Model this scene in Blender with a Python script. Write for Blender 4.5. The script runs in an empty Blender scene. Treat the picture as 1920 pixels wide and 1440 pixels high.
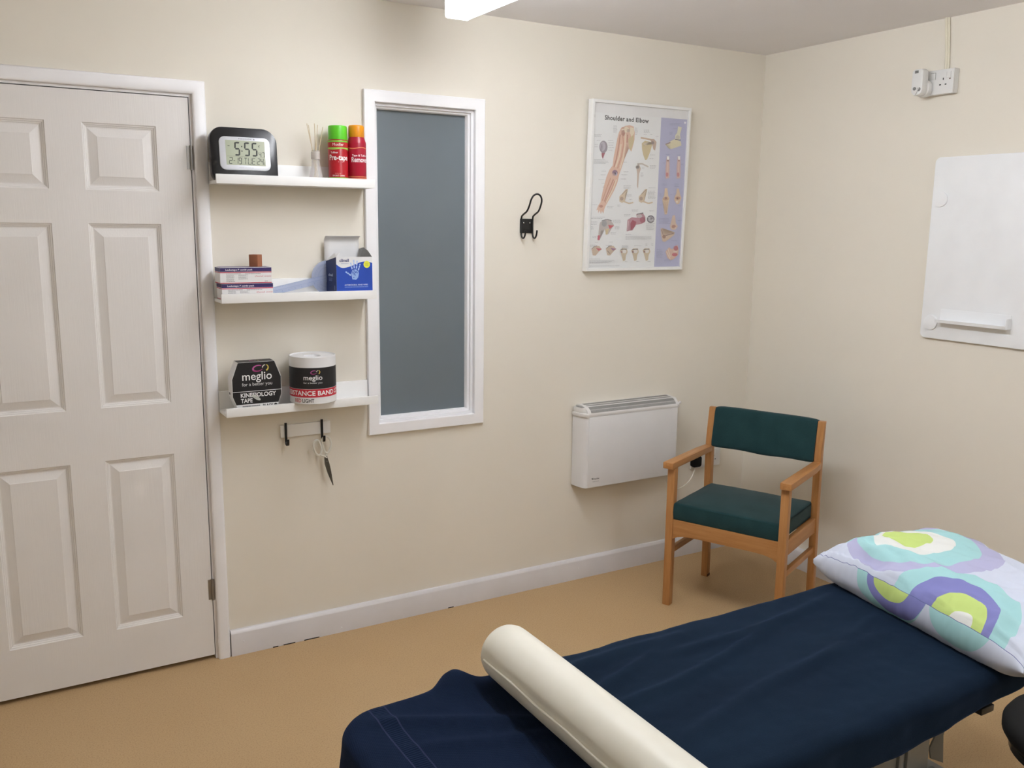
import bpy, bmesh, math, random
from mathutils import Vector, Matrix, Euler, noise
random.seed(7)
S = bpy.context.scene
COL = S.collection
R = math.radians
PI = math.pi

# ------------------------------------------------------------------ camera, world, lamps, exposure
cam_d = bpy.data.cameras.new('camera')
cam = bpy.data.objects.new('camera', cam_d); COL.objects.link(cam)
cam.location = (-3.21774, -3.19574, 1.58376)
cam.rotation_mode = 'XYZ'
cam.rotation_euler = (1.394802, -0.011703, -0.527203)
cam_d.sensor_fit = 'HORIZONTAL'; cam_d.sensor_width = 36.0
cam_d.lens = 1683.7 / 1920 * 36.0
cam_d.clip_start = 0.02
S.camera = cam
S.view_settings.view_transform = 'Standard'
S.view_settings.look = 'None'
S.view_settings.gamma = 1.0
S.view_settings.use_curve_mapping = False
S.view_settings.exposure = 0.58
TUBE = 17.0            # emission of the lit diffuser of the ceiling batten
world = bpy.data.worlds.new('world'); S.world = world
world.use_nodes = True
world.node_tree.nodes['Background'].inputs[0].default_value = (0.02, 0.022, 0.025, 1)
world.node_tree.nodes['Background'].inputs[1].default_value = 1.0

# ------------------------------------------------------------------ colour and material helpers
def lin(c):
    return tuple(((x / 255.0) / 12.92 if x / 255.0 <= 0.04045 else ((x / 255.0 + 0.055) / 1.055) ** 2.4) for x in c)
def rgba(c): return (*lin(c), 1.0)

class NT:
    """small wrapper for building node trees"""
    def __init__(s, name):
        s.m = bpy.data.materials.new(name); s.m.use_nodes = True
        s.t = s.m.node_tree; s.n = s.t.nodes; s.b = s.n['Principled BSDF']
        s._tc = None
    def new(s, k, **kw):
        x = s.n.new(k)
        for a, b in kw.items(): setattr(x, a, b)
        return x
    def link(s, a, b): s.t.links.new(a, b)
    def coord(s, out='Object', scale=None, rot=None):
        if s._tc is None: s._tc = s.new('ShaderNodeTexCoord')
        o = s._tc.outputs[out]
        if scale or rot:
            mp = s.new('ShaderNodeMapping')
            if scale: mp.inputs['Scale'].default_value = scale
            if rot: mp.inputs['Rotation'].default_value = rot
            s.link(o, mp.inputs[0]); return mp.outputs[0]
        return o
    def noise(s, vec, scale, detail=3, rough=0.5):
        x = s.new('ShaderNodeTexNoise'); x.inputs['Scale'].default_value = scale
        x.inputs['Detail'].default_value = detail; x.inputs['Roughness'].default_value = rough
        s.link(vec, x.inputs['Vector']); return x.outputs['Fac']
    def ramp(s, fac, stops):
        x = s.new('ShaderNodeValToRGB'); e = x.color_ramp.elements
        while len(e) < len(stops): e.new(0.5)
        for i, (p, c) in enumerate(stops): e[i].position = p; e[i].color = rgba(c)
        s.link(fac, x.inputs[0]); return x.outputs[0]
    def bump(s, h, strength, dist=0.001, prev=None):
        x = s.new('ShaderNodeBump'); x.inputs['Strength'].default_value = strength
        x.inputs['Distance'].default_value = dist; s.link(h, x.inputs['Height'])
        if prev is not None: s.link(prev, x.inputs['Normal'])
        s.link(x.outputs[0], s.b.inputs['Normal']); return x.outputs[0]
    def math(s, op, a, b=None):
        x = s.new('ShaderNodeMath', operation=op)
        for i, v in enumerate((a, b)):
            if v is None: continue
            if isinstance(v, (int, float)): x.inputs[i].default_value = v
            else: s.link(v, x.inputs[i])
        return x.outputs[0]
    def mix(s, fac, a, b):
        x = s.new('ShaderNodeMix', data_type='RGBA')
        for i, v in ((0, fac), (6, a), (7, b)):
            if isinstance(v, (int, float)): x.inputs[i].default_value = v
            elif isinstance(v, tuple): x.inputs[i].default_value = rgba(v)
            else: s.link(v, x.inputs[i])
        return x.outputs[2]

def plain(name, c, rough=0.5, metal=0.0, spec=0.5, var=0.04, bump=0.0, bscale=300.0, coat=0.0):
    t = NT(name); v = t.coord()
    f = t.noise(v, 9.0, 3)
    dk = tuple(max(0, x * (1 - var)) for x in c); lt = tuple(min(255, x * (1 + var)) for x in c)
    t.link(t.ramp(f, [(0.3, dk), (0.7, lt)]), t.b.inputs['Base Color'])
    t.b.inputs['Roughness'].default_value = rough; t.b.inputs['Metallic'].default_value = metal
    t.b.inputs['Specular IOR Level'].default_value = spec
    if coat: t.b.inputs['Coat Weight'].default_value = coat
    if bump: t.bump(t.noise(v, bscale, 2), bump, 0.0006)
    return t.m

M = {}
def wall_mat(name, c):
    t = NT(name); v = t.coord()
    f = t.noise(v, 1.7, 4, 0.6)
    dk = tuple(x * 0.985 for x in c)
    t.link(t.ramp(f, [(0.3, dk), (0.7, c)]), t.b.inputs['Base Color'])
    t.b.inputs['Roughness'].default_value = 0.72; t.b.inputs['Specular IOR Level'].default_value = 0.25
    b = t.bump(t.noise(v, 260.0, 3), 0.12, 0.0008)
    t.bump(t.noise(v, 6.0, 2), 0.25, 0.002, b)
    return t.m
M['wall'] = wall_mat('cream_paint', (236, 230, 217))
M['ceiling'] = wall_mat('ceiling_paint', (243, 241, 243))
def floor_mat():
    t = NT('tan_vinyl'); v = t.coord()
    big = t.noise(v, 2.2, 3)
    c = t.ramp(big, [(0.3, (190, 159, 117)), (0.7, (198, 168, 126))])
    sp = t.noise(v, 230.0, 2, 0.7)
    m1 = t.ramp(sp, [(0.36, (156, 124, 86)), (0.46, (192, 162, 120)), (0.62, (196, 166, 124)), (0.74, (212, 186, 148))])
    t.link(t.mix(0.5, c, m1), t.b.inputs['Base Color'])
    t.b.inputs['Roughness'].default_value = 0.5; t.b.inputs['Specular IOR Level'].default_value = 0.3
    t.bump(t.noise(v, 120.0, 3), 0.1, 0.0006)
    return t.m
M['floor'] = floor_mat()
def door_mat():
    t = NT('white_moulded_door'); v = t.coord()
    t.link(t.ramp(t.noise(v, 3.0, 2), [(0.3, (233, 230, 227)), (0.7, (238, 235, 232))]), t.b.inputs['Base Color'])
    t.b.inputs['Roughness'].default_value = 0.42; t.b.inputs['Specular IOR Level'].default_value = 0.35
    g = t.noise(t.coord('Object', (260, 260, 6)), 1.0, 4, 0.65)
    t.bump(g, 0.35, 0.0009)
    return t.m
M['door'] = door_mat()
M['gloss_white'] = plain('white_gloss_trim', (243, 242, 243), 0.32, var=0.01, bump=0.04, bscale=90)
M['frame_white'] = plain('window_trim_white', (250, 250, 252), 0.35, var=0.01)
M['skirting'] = plain('skirting_gloss', (222, 220, 222), 0.35, var=0.012)
M['shelf'] = plain('shelf_white_foil', (246, 246, 244), 0.38, var=0.008)
M['plastic_white'] = plain('white_plastic', (228, 228, 226), 0.35, var=0.01)
M['grey_plastic'] = plain('grey_plastic', (128, 128, 126), 0.5)
M['heater'] = plain('heater_enamel', (229, 229, 230), 0.38, var=0.008)
M['heater_top'] = plain('heater_top_plastic', (226, 224, 222), 0.45, var=0.01)
M['dark'] = plain('dark_void', (18, 18, 18), 0.9)
M['slot'] = plain('slot_grey', (70, 70, 62), 0.8)
M['black'] = plain('black_gloss_plastic', (14, 15, 18), 0.22)
M['blackm'] = plain('black_powder_metal', (20, 20, 21), 0.42, bump=0.05)
M['black_rubber'] = plain('black_vinyl_seat', (10, 10, 11), 0.7, spec=0.25, bump=0.1)
M['silver'] = plain('silver_bezel', (205, 207, 212), 0.35, metal=0.3)
M['steel'] = plain('brushed_steel', (150, 148, 145), 0.35, metal=0.9, var=0.05)
M['blade'] = plain('scissor_blade_steel', (118, 116, 108), 0.3, metal=0.75)
M['chrome'] = plain('chrome', (200, 200, 200), 0.14, metal=1.0)
M['greymetal'] = plain('grey_painted_steel', (135, 136, 132), 0.45, metal=0.2, bump=0.05)
M['lcd'] = plain('lcd_grey_green', (164, 170, 144), 0.3, var=0.01)
M['board'] = plain('whiteboard_enamel', (246, 248, 250), 0.3, var=0.01)
M['poster'] = plain('poster_frame_white', (238, 238, 236), 0.35, var=0.01)
M['card'] = plain('white_card', (232, 232, 232), 0.55, var=0.015)
M['cardgrey'] = plain('grey_card_inside', (172, 172, 170), 0.7, var=0.02)
M['scissor'] = plain('scissor_handle_plastic', (226, 224, 214), 0.35)
M['reed'] = plain('natural_reed', (214, 196, 164), 0.7)
M['green'] = plain('green_cap', (96, 205, 42), 0.35)
M['orange'] = plain('orange_cap', (232, 150, 22), 0.35)
M['red'] = plain('red_tin', (178, 26, 38), 0.28)
M['crimson'] = plain('crimson_tin', (176, 22, 52), 0.28)
M['brown'] = plain('brown_block', (158, 100, 70), 0.7, var=0.06)
M['cord'] = plain('white_flex', (224, 220, 208), 0.45)
M['mattress'] = plain('couch_vinyl', (26, 30, 44), 0.45)
M['conduit'] = plain('painted_conduit', (234, 228, 208), 0.55)
M['rubber_foot'] = plain('dark_foot', (92, 56, 30), 0.6)

def wood_mat(sc=(90, 90, 7)):
    t = NT('beech_wood')
    w = t.noise(t.coord('Object', sc), 1.0, 4, 0.6)
    c = t.ramp(w, [(0.25, (168, 115, 66)), (0.5, (180, 128, 77)), (0.75, (191, 140, 88))])
    t.link(c, t.b.inputs['Base Color'])
    t.b.inputs['Roughness'].default_value = 0.36; t.b.inputs['Specular IOR Level'].default_value = 0.45
    return t.m
M['wood'] = wood_mat(); M['wood_across'] = wood_mat((90, 7, 90)); M['wood_along'] = wood_mat((7, 90, 90))
def fabric_mat(name, a, b, scale, bs=0.4, sheen=0.3, rough=0.85):
    t = NT(name); v = t.coord()
    n1 = t.noise(v, scale, 2, 0.6); n2 = t.noise(v, 12.0, 3)
    c = t.mix(0.5, t.ramp(n1, [(0.3, a), (0.7, b)]), t.ramp(n2, [(0.3, a), (0.7, b)]))
    t.link(c, t.b.inputs['Base Color'])
    t.b.inputs['Roughness'].default_value = rough; t.b.inputs['Specular IOR Level'].default_value = 0.12
    t.b.inputs['Sheen Weight'].default_value = sheen; t.b.inputs['Sheen Roughness'].default_value = 0.5
    t.bump(n1, bs, 0.0008)
    return t.m
M['green_fabric'] = fabric_mat('bottle_green_weave', (27, 55, 58), (39, 69, 72), 420.0, 0.4, 0.12)
def fleece():
    t = NT('navy_fleece'); v = t.coord()
    n1 = t.noise(v, 500.0, 2, 0.7); n2 = t.noise(t.coord('Object', (2.0, 9.0, 9.0)), 1.0, 4, 0.6)
    c = t.mix(0.6, t.ramp(n1, [(0.3, (13, 24, 38)), (0.7, (24, 39, 57))]), t.ramp(n2, [(0.3, (16, 29, 43)), (0.7, (24, 40, 56))]))
    t.link(c, t.b.inputs['Base Color'])
    t.b.inputs['Roughness'].default_value = 0.9; t.b.inputs['Specular IOR Level'].default_value = 0.08
    t.b.inputs['Sheen Weight'].default_value = 0.25; t.b.inputs['Sheen Roughness'].default_value = 0.45
    t.b.inputs['Sheen Tint'].default_value = rgba((90, 120, 170))
    t.bump(n1, 0.5, 0.001)
    return t.m
M['fleece'] = fleece()
def towel():
    t = NT('navy_waffle_towel')
    uv = t.coord('UV')
    sp = t.new('ShaderNodeSeparateXYZ'); t.link(uv, sp.inputs[0]); u, w = sp.outputs[0], sp.outputs[1]
    # woven diagonal grain over the field, ribs inside the border band
    d1 = t.math('SINE', t.math('MULTIPLY', t.math('ADD', u, t.math('MULTIPLY', w, 0.7)), 1500.0))
    d2 = t.math('SINE', t.math('MULTIPLY', t.math('SUBTRACT', w, t.math('MULTIPLY', u, 0.25)), 1300.0))
    grain = t.math('MULTIPLY', d1, d2)
    rib = t.math('SINE', t.math('MULTIPLY', w, 900.0))
    inband = t.math('MULTIPLY', t.math('GREATER_THAN', u, 0.166), t.math('LESS_THAN', u, 0.198))
    line = t.math('ADD', t.math('LESS_THAN', t.math('ABSOLUTE', t.math('SUBTRACT', u, 0.164)), 0.0016),
                  t.math('LESS_THAN', t.math('ABSOLUTE', t.math('SUBTRACT', u, 0.200)), 0.0016))
    mixh = t.new('ShaderNodeMix', data_type='FLOAT')
    t.link(inband, mixh.inputs[0]); t.link(grain, mixh.inputs[2]); t.link(rib, mixh.inputs[3])
    nz = t.noise(t.coord(), 420.0, 2, 0.7)
    base = t.mix(0.5, t.ramp(nz, [(0.3, (14, 24, 42)), (0.7, (26, 38, 60))]), t.ramp(t.math('ADD', t.math('MULTIPLY', mixh.outputs[0], 0.5), 0.5), [(0.1, (15, 25, 44)), (0.9, (26, 40, 63))]))
    c = t.mix(t.math('MINIMUM', line, 1.0), base, (50, 56, 82))
    t.link(c, t.b.inputs['Base Color'])
    t.b.inputs['Roughness'].default_value = 0.95; t.b.inputs['Specular IOR Level'].default_value = 0.06
    t.b.inputs['Sheen Weight'].default_value = 0.2; t.b.inputs['Sheen Tint'].default_value = rgba((90, 110, 160))
    b = t.bump(mixh.outputs[0], 0.5, 0.0009); t.bump(line, 0.7, 0.0015, b)
    return t.m
M['towel'] = towel()
def vinyl():
    t = NT('cream_vinyl'); v = t.coord()
    t.link(t.ramp(t.noise(v, 6.0, 3), [(0.3, (232, 229, 214)), (0.7, (238, 235, 222))]), t.b.inputs['Base Color'])
    t.b.inputs['Roughness'].default_value = 0.38; t.b.inputs['Specular IOR Level'].default_value = 0.45
    t.bump(t.noise(t.coord('Object', (40, 6, 40)), 1.0, 3), 0.12, 0.002)
    return t.m
M['vinyl'] = vinyl()
def glassy(name, c, rough, alpha):
    t = NT(name); v = t.coord()
    t.link(t.ramp(t.noise(v, 20.0, 2), [(0.3, c), (0.7, c)]), t.b.inputs['Base Color'])
    t.b.inputs['Roughness'].default_value = rough; t.b.inputs['Alpha'].default_value = alpha
    return t.m
M['bottle'] = glassy('clear_glass_bottle', (232, 228, 226), 0.06, 0.22)
M['gonio'] = glassy('clear_blue_plastic', (178, 190, 222), 0.2, 0.5)
M['picture_glass'] = glassy('picture_glazing', (250, 250, 250), 0.05, 0.08)
def pane():
    t = NT('frosted_grey_glass'); v = t.coord()
    f = t.noise(v, 2.5, 3)
    t.link(t.ramp(f, [(0.3, (107, 117, 124)), (0.7, (113, 123, 130))]), t.b.inputs['Base Color'])
    t.b.inputs['Roughness'].default_value = 0.42; t.b.inputs['Specular IOR Level'].default_value = 0.55
    t.bump(t.noise(v, 420.0, 2), 0.08, 0.0005)
    return t.m
M['pane'] = pane()
def tube_mat(name, k):
    t = NT(name)
    t.b.inputs['Base Color'].default_value = rgba((245, 245, 242))
    t.b.inputs['Emission Color'].default_value = (0.97, 1.0, 1.05, 1)
    t.b.inputs['Emission Strength'].default_value = k
    return t.m
M['tube'] = tube_mat('lit_diffuser', TUBE)
M['tube_end'] = tube_mat('lit_diffuser_end', 2.5)
M['tube_fill'] = tube_mat('added_fill_diffuser', TUBE * 0.7)  # weaker glow for the added batten out of view
def print_mat():
    t = NT('printed_ink'); a = t.new('ShaderNodeAttribute'); a.attribute_name = 'Col'
    t.link(a.outputs['Color'], t.b.inputs['Base Color'])
    t.b.inputs['Roughness'].default_value = 0.5
    return t.m
M['print'] = print_mat()
def pillow_mat():
    t = NT('ring_print_cotton'); uv = t.coord('UV')
    nz = t.new('ShaderNodeTexNoise'); nz.inputs['Scale'].default_value = 7.0; t.link(uv, nz.inputs['Vector'])
    sub = t.new('ShaderNodeVectorMath', operation='SUBTRACT'); t.link(nz.outputs['Color'], sub.inputs[0]); sub.inputs[1].default_value = (0.5, 0.5, 0.5)
    sc = t.new('ShaderNodeVectorMath', operation='SCALE'); t.link(sub.outputs[0], sc.inputs[0]); sc.inputs['Scale'].default_value = 0.018
    ad = t.new('ShaderNodeVectorMath', operation='ADD'); t.link(uv, ad.inputs[0]); t.link(sc.outputs[0], ad.inputs[1])
    sp = t.new('ShaderNodeSeparateXYZ'); t.link(uv, sp.inputs[0])
    sq = t.new('ShaderNodeSeparateXYZ'); t.link(ad.outputs[0], sq.inputs[0])
    top = t.math('GREATER_THAN', sp.outputs[1], 0.0); front = t.math('SUBTRACT', 1.0, top)
    col = None
    W, G, A, P, L = (236, 238, 236), (203, 230, 122), (160, 222, 222), (132, 134, 204), (186, 184, 222)
    base = (214, 221, 237)
    cur = t.mix(0.0, base, base)
    def disc(cur, cu, cv, bands, mask, sx=1.0, sy=1.0):
        dx = t.math('MULTIPLY', t.math('SUBTRACT', sq.outputs[0], cu), sx)
        dy = t.math('MULTIPLY', t.math('SUBTRACT', sq.outputs[1], cv), sy)
        for r, c, ou in bands:
            d = t.math('SQRT', t.math('ADD', t.math('POWER', t.math('ADD', dx, -ou), 2.0), t.math('POWER', dy, 2.0)))
            f = t.math('MULTIPLY', t.math('LESS_THAN', d, r), mask)
            cur = t.mix(f, cur, c)
        return cur
    for d in PILLOW_DISCS:
        cur = disc(cur, d[0], d[1], d[2], top if d[3] == 'top' else front)
    seam = t.math('LESS_THAN', t.math('ABSOLUTE', sp.outputs[1]), 0.0008)
    cur = t.mix(seam, cur, (112, 120, 172))
    t.link(cur, t.b.inputs['Base Color'])
    t.b.inputs['Roughness'].default_value = 0.8; t.b.inputs['Specular IOR Level'].default_value = 0.15
    b = t.bump(t.noise(t.coord('Object', (7, 12, 7)), 1.0, 2, 0.5), 0.8, 0.02)
    t.bump(t.noise(t.coord(), 600.0, 2), 0.15, 0.0005, b)
    return t.m
_W, _G, _A, _P, _L = (234, 236, 232), (204, 226, 136), (172, 218, 220), (138, 140, 200), (188, 188, 220)
PILLOW_DISCS = [
    (0.15, 0.22, [(0.205, _L, 0.05), (0.165, _A, 0.03), (0.112, _W, 0.015), (0.072, _G, -0.012)], 'top'),
    (0.50, 0.00, [(0.178, _A, -0.022), (0.128, _P, -0.018), (0.078, _G, 0.008), (0.033, _W, 0.022)], 'top'),
    (0.29, 0.02, [(0.125, _A, 0.0), (0.105, _P, 0.02), (0.065, _G, 0.0)], 'front'),
    (0.52, 0.03, [(0.10, _A, 0.0)], 'front'),
    (0.02, 0.10, [(0.04, _A, 0.0)], 'top'),
]
M['pillow'] = pillow_mat()

# ------------------------------------------------------------------ object helpers
def tag(o, label=None, cat=None, group=None, kind=None):
    if label: o['label'] = label
    if cat: o['category'] = cat
    if group: o['group'] = group
    if kind: o['kind'] = kind
    return o
def thing(name, loc, label, cat, rz=0.0, group=None, kind=None):
    o = bpy.data.objects.new(name, None); COL.objects.link(o)
    o.empty_display_size = 0.05
    o.location = loc; o.rotation_euler = (0, 0, rz)
    return tag(o, label, cat, group, kind)
def off(parent):
    """world offset of an unrotated parent chain"""
    v = Vector((0, 0, 0))
    while parent is not None: v += parent.location; parent = parent.parent
    return v
def link(name, bm, mat, parent=None, world=True, smooth=True, angle=38):
    me = bpy.data.meshes.new(name)
    bm.to_mesh(me); bm.free()
    if parent is not None and world:
        me.transform(Matrix.Translation(-off(parent)))
    mats = mat if isinstance(mat, (list, tuple)) else [mat]
    for m in mats: me.materials.append(M[m] if isinstance(m, str) else m)
    if smooth:
        me.shade_smooth()
        me.set_sharp_from_angle(angle=R(angle))
    o = bpy.data.objects.new(name, me); COL.objects.link(o)
    if parent is not None: o.parent = parent
    return o
def box(bm, lo, hi, bev=0.0, seg=2, mi=0, mat=None):
    lo = Vector(lo); hi = Vector(hi)
    c = (lo + hi) / 2; s = hi - lo
    g = bmesh.ops.create_cube(bm, size=1.0)
    vs = g['verts']
    for v in vs: v.co = Vector((v.co.x * s.x, v.co.y * s.y, v.co.z * s.z)) + c
    es = list({e for v in vs for e in v.link_edges})
    fs = list({f for v in vs for f in v.link_faces})
    for f in fs: f.material_index = mi
    if bev > 0:
        r = bmesh.ops.bevel(bm, geom=es, offset=bev, segments=seg, affect='EDGES', profile=0.6, clamp_overlap=True)
        vs = list({v for f in r['faces'] for v in f.verts} | {v for v in vs if v.is_valid})
    if mat is not None:
        for v in vs: v.co = mat @ v.co
    return vs
def BM(): return bmesh.new()
def bx(name, lo, hi, mat, parent=None, bev=0.0, seg=2, world=True):
    b = BM(); box(b, lo, hi, bev, seg); return link(name, b, mat, parent, world)
def catmull(pts, n=8):
    P = [Vector(p) for p in pts]; out = []
    for i in range(len(P) - 1):
        a = P[max(i - 1, 0)]; b = P[i]; c = P[i + 1]; d = P[min(i + 2, len(P) - 1)]
        for k in range(n):
            t = k / n
            out.append(0.5 * ((2 * b) + (c - a) * t + (2 * a - 5 * b + 4 * c - d) * t * t + (3 * b - a - 3 * c + d) * t ** 3))
    out.append(P[-1]); return out
def tube(bm, pts, r, seg=10, closed=False, caps=True, flat=1.0):
    """sweep of a circle (radius r or list) along pts; flat squashes the second axis"""
    P = [Vector(p) for p in pts]; n = len(P)
    rr = r if isinstance(r, (list, tuple)) else [r] * n
    rings = []; up = None
    for i in range(n):
        if closed: t = P[(i + 1) % n] - P[i - 1]
        else: t = P[min(i + 1, n - 1)] - P[max(i - 1, 0)]
        t.normalize()
        if up is None:
            up = Vector((0, 0, 1)) if abs(t.z) < 0.9 else Vector((0, 1, 0))
        a = t.cross(up).normalized(); up = a.cross(t).normalized()
        rings.append([bm.verts.new(P[i] + a * math.cos(2 * PI * k / seg) * rr[i] + up * math.sin(2 * PI * k / seg) * rr[i] * flat) for k in range(seg)])
    m = n if closed else n - 1
    for i in range(m):
        A, B = rings[i], rings[(i + 1) % n]
        for k in range(seg): bm.faces.new((A[k], A[(k + 1) % seg], B[(k + 1) % seg], B[k]))
    if caps and not closed:
        bm.faces.new(list(reversed(rings[0]))); bm.faces.new(rings[-1])
def lathe(bm, prof, c=(0, 0, 0), seg=40, cap0=True, cap1=True):
    c = Vector(c); rings = []
    for r, z in prof:
        rings.append([bm.verts.new(c + Vector((r * math.cos(2 * PI * k / seg), r * math.sin(2 * PI * k / seg), z))) for k in range(seg)])
    for A, B in zip(rings, rings[1:]):
        for k in range(seg): bm.faces.new((A[k], A[(k + 1) % seg], B[(k + 1) % seg], B[k]))
    if cap0: bm.faces.new(list(reversed(rings[0])))
    if cap1: bm.faces.new(rings[-1])
def prism(bm, pts, f, d0, d1, bev=0.0, mi=0):
    """extrude a polygon of (u,v) between depths d0 and d1 through the frame f(u,v,d)"""
    A = [bm.verts.new(f(u, v, d0)) for u, v in pts]; B = [bm.verts.new(f(u, v, d1)) for u, v in pts]
    n = len(pts); fs = [bm.faces.new(list(reversed(A))), bm.faces.new(B)]
    for i in range(n): fs.append(bm.faces.new((A[i], A[(i + 1) % n], B[(i + 1) % n], B[i])))
    for q in fs: q.material_index = mi
    bmesh.ops.recalc_face_normals(bm, faces=fs)
    if bev > 0:
        es = list({e for v in A + B for e in v.link_edges if e.calc_face_angle(0) > 0.6})
        bmesh.ops.bevel(bm, geom=es, offset=bev, segments=2, affect='EDGES', profile=0.6, clamp_overlap=True)
def rrect(u0, v0, u1, v1, r, n=6):
    rs = r if isinstance(r, (list, tuple)) else [r] * 4   # bl, br, tr, tl
    out = []
    for (cu, cv, a0, q) in ((u0 + rs[0], v0 + rs[0], PI, rs[0]), (u1 - rs[1], v0 + rs[1], 1.5 * PI, rs[1]), (u1 - rs[2], v1 - rs[2], 0, rs[2]), (u0 + rs[3], v1 - rs[3], 0.5 * PI, rs[3])):
        for k in range(n + 1):
            a = a0 + k / n * PI / 2; out.append((cu + q * math.cos(a), cv + q * math.sin(a)))
    return out
def circle(cu, cv, r, n=24, ry=None):
    return [(cu + r * math.cos(2 * PI * k / n), cv + (ry or r) * math.sin(2 * PI * k / n)) for k in range(n)]
def frame(o, U, V):
    o = Vector(o); U = Vector(U).normalized(); V = Vector(V).normalized(); N = U.cross(V)
    return lambda u, v, d=0.0: o + U * u + V * v + N * d
BACK = lambda x0=0, z0=0, y0=0: frame((x0, y0, z0), (1, 0, 0), (0, 0, 1))     # plane facing the room from the long wall (N = -y)

class Print:
    """flat ink shapes lying on a surface f(u,v,d); later shapes lie on top"""
    def __init__(s, f, d0=0.0003, step=0.00004, curved=False): s.curved = curved; s.f = f; s.bm = BM(); s.cl = s.bm.loops.layers.float_color.new('Col'); s.d = d0; s.step = step
    def poly(s, pts, c):
        if len(pts) < 3: return
        vs = [s.bm.verts.new(s.f(u, v, s.d)) for u, v in pts]
        f = s.bm.faces.new(vs); col = rgba(c)
        for l in f.loops: l[s.cl] = col
        if len(pts) > 4:
            r = bmesh.ops.triangulate(s.bm, faces=[f])
    def rect(s, u0, v0, u1, v1, c): s.poly([(u0, v0), (u1, v0), (u1, v1), (u0, v1)], c)
    def strip(s, u0, v0, u1, v1, c, n=24):
        for k in range(n): s.rect(u0 + (u1 - u0) * k / n, v0, u0 + (u1 - u0) * (k + 1) / n, v1, c)
    def line(s, pts, w, c):
        for (a, b) in zip(pts, pts[1:]):
            dx, dy = b[0] - a[0], b[1] - a[1]; L = math.hypot(dx, dy) or 1e-9
            nx, ny = -dy / L * w / 2, dx / L * w / 2
            s.poly([(a[0] - nx, a[1] - ny), (b[0] - nx, b[1] - ny), (b[0] + nx, b[1] + ny), (a[0] + nx, a[1] + ny)], c)
    def up(s): s.d += s.step
    def text(s, body, u, v, size, c, align='LEFT', bold=0.0, sx=1.0, space=1.0, shear=0.0, width=None):
        cu = bpy.data.curves.new('t', 'FONT'); cu.body = body; cu.size = size; cu.align_x = align
        cu.resolution_u = 3; cu.fill_mode = 'FRONT'; cu.space_character = space; cu.shear = shear; cu.offset = bold * size
        ob = bpy.data.objects.new('t', cu); COL.objects.link(ob)
        dg = bpy.context.evaluated_depsgraph_get(); dg.update()
        me = bpy.data.meshes.new_from_object(ob.evaluated_get(dg))
        if width and len(me.vertices):
            xs = [w.co.x for w in me.vertices]; W = max(xs) - min(xs); sx = width / W
            x0 = min(xs) if align == 'LEFT' else (0 if align == 'CENTER' else max(xs))
            if align == 'LEFT':
                for w in me.vertices: w.co.x -= x0
        if s.curved and len(me.vertices):                # cut into narrow slices so the ink follows the round wall
            q = bmesh.new(); q.from_mesh(me); xs = [w.co.x for w in q.verts]; a, e = min(xs), max(xs); k = a
            while k < e:
                k += 0.004 / sx
                bmesh.ops.bisect_plane(q, geom=q.verts[:] + q.edges[:] + q.faces[:], plane_co=(k, 0, 0), plane_no=(1, 0, 0), dist=1e-7)
            q.to_mesh(me); q.free()
        vs = [s.bm.verts.new(s.f(u + w.co.x * sx, v + w.co.y, s.d)) for w in me.vertices]
        col = rgba(c)
        for p in me.polygons:
            try: f = s.bm.faces.new([vs[i] for i in p.vertices])
            except ValueError: continue
            for l in f.loops: l[s.cl] = col
        bpy.data.objects.remove(ob); bpy.data.curves.remove(cu); bpy.data.meshes.remove(me)
    def done(s, name, parent, world=True): return link(name, s.bm, 'print', parent, world, smooth=False)
def copy_tree(o, parent=None):
    c = o.copy(); COL.objects.link(c); c.parent = parent
    for ch in list(o.children): copy_tree(ch, c)
    return c
def homog(src, dst):
    """projective map taking the four src points onto the four dst points"""
    A = []; b = []
    for (x, y), (X, Y) in zip(src, dst):
        A.append([x, y, 1, 0, 0, 0, -X * x, -X * y]); b.append(X)
        A.append([0, 0, 0, x, y, 1, -Y * x, -Y * y]); b.append(Y)
    n = 8
    for i in range(n):
        p = max(range(i, n), key=lambda r: abs(A[r][i])); A[i], A[p] = A[p], A[i]; b[i], b[p] = b[p], b[i]
        for r in range(n):
            if r != i:
                k = A[r][i] / A[i][i]; A[r] = [q - k * w for q, w in zip(A[r], A[i])]; b[r] -= k * b[i]
    h = [b[i] / A[i][i] for i in range(n)]
    def f(x, y):
        w = h[6] * x + h[7] * y + 1
        return ((h[0] * x + h[1] * y + h[2]) / w, (h[3] * x + h[4] * y + h[5]) / w)
    return f

# ------------------------------------------------------------------ room shell
H = 2.371; XL = -4.25; YB = -4.5; T = 0.12
DX0, DX1, DZ = -3.366, -2.592, 1.987              # door opening
WX0, WX1, WZ0, WZ1 = -1.952, -1.533, 0.816, 2.021  # window opening
b = BM()
box(b, (XL - T, 0, 0), (DX0, T, H)); box(b, (DX0, 0, DZ), (DX1, T, H)); box(b, (DX1, 0, 0), (WX0, T, H))
box(b, (WX0, 0, 0), (WX1, T, WZ0)); box(b, (WX0, 0, WZ1), (WX1, T, H)); box(b, (WX1, 0, 0), (T, T, H))
tag(link('wall_back', b, 'wall', smooth=False), 'cream painted wall with the door, shelves and narrow window', 'wall', kind='structure')
tag(bx('wall_right', (0, YB, 0), (T, 0, H), 'wall'), 'cream painted wall with the whiteboard and high socket', 'wall', kind='structure')
tag(bx('wall_left', (XL - T, YB, 0), (XL, 0, H), 'wall'), 'cream painted wall beyond the door', 'wall', kind='structure')
tag(bx('wall_front', (XL - T, YB - T, 0), (T, YB, H), 'wall'), 'cream painted wall behind the viewer', 'wall', kind='structure')
tag(bx('floor', (XL - T, YB - T, -0.1), (T, 0.9, 0), 'floor'), 'tan speckled vinyl floor', 'floor', kind='structure')
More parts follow.
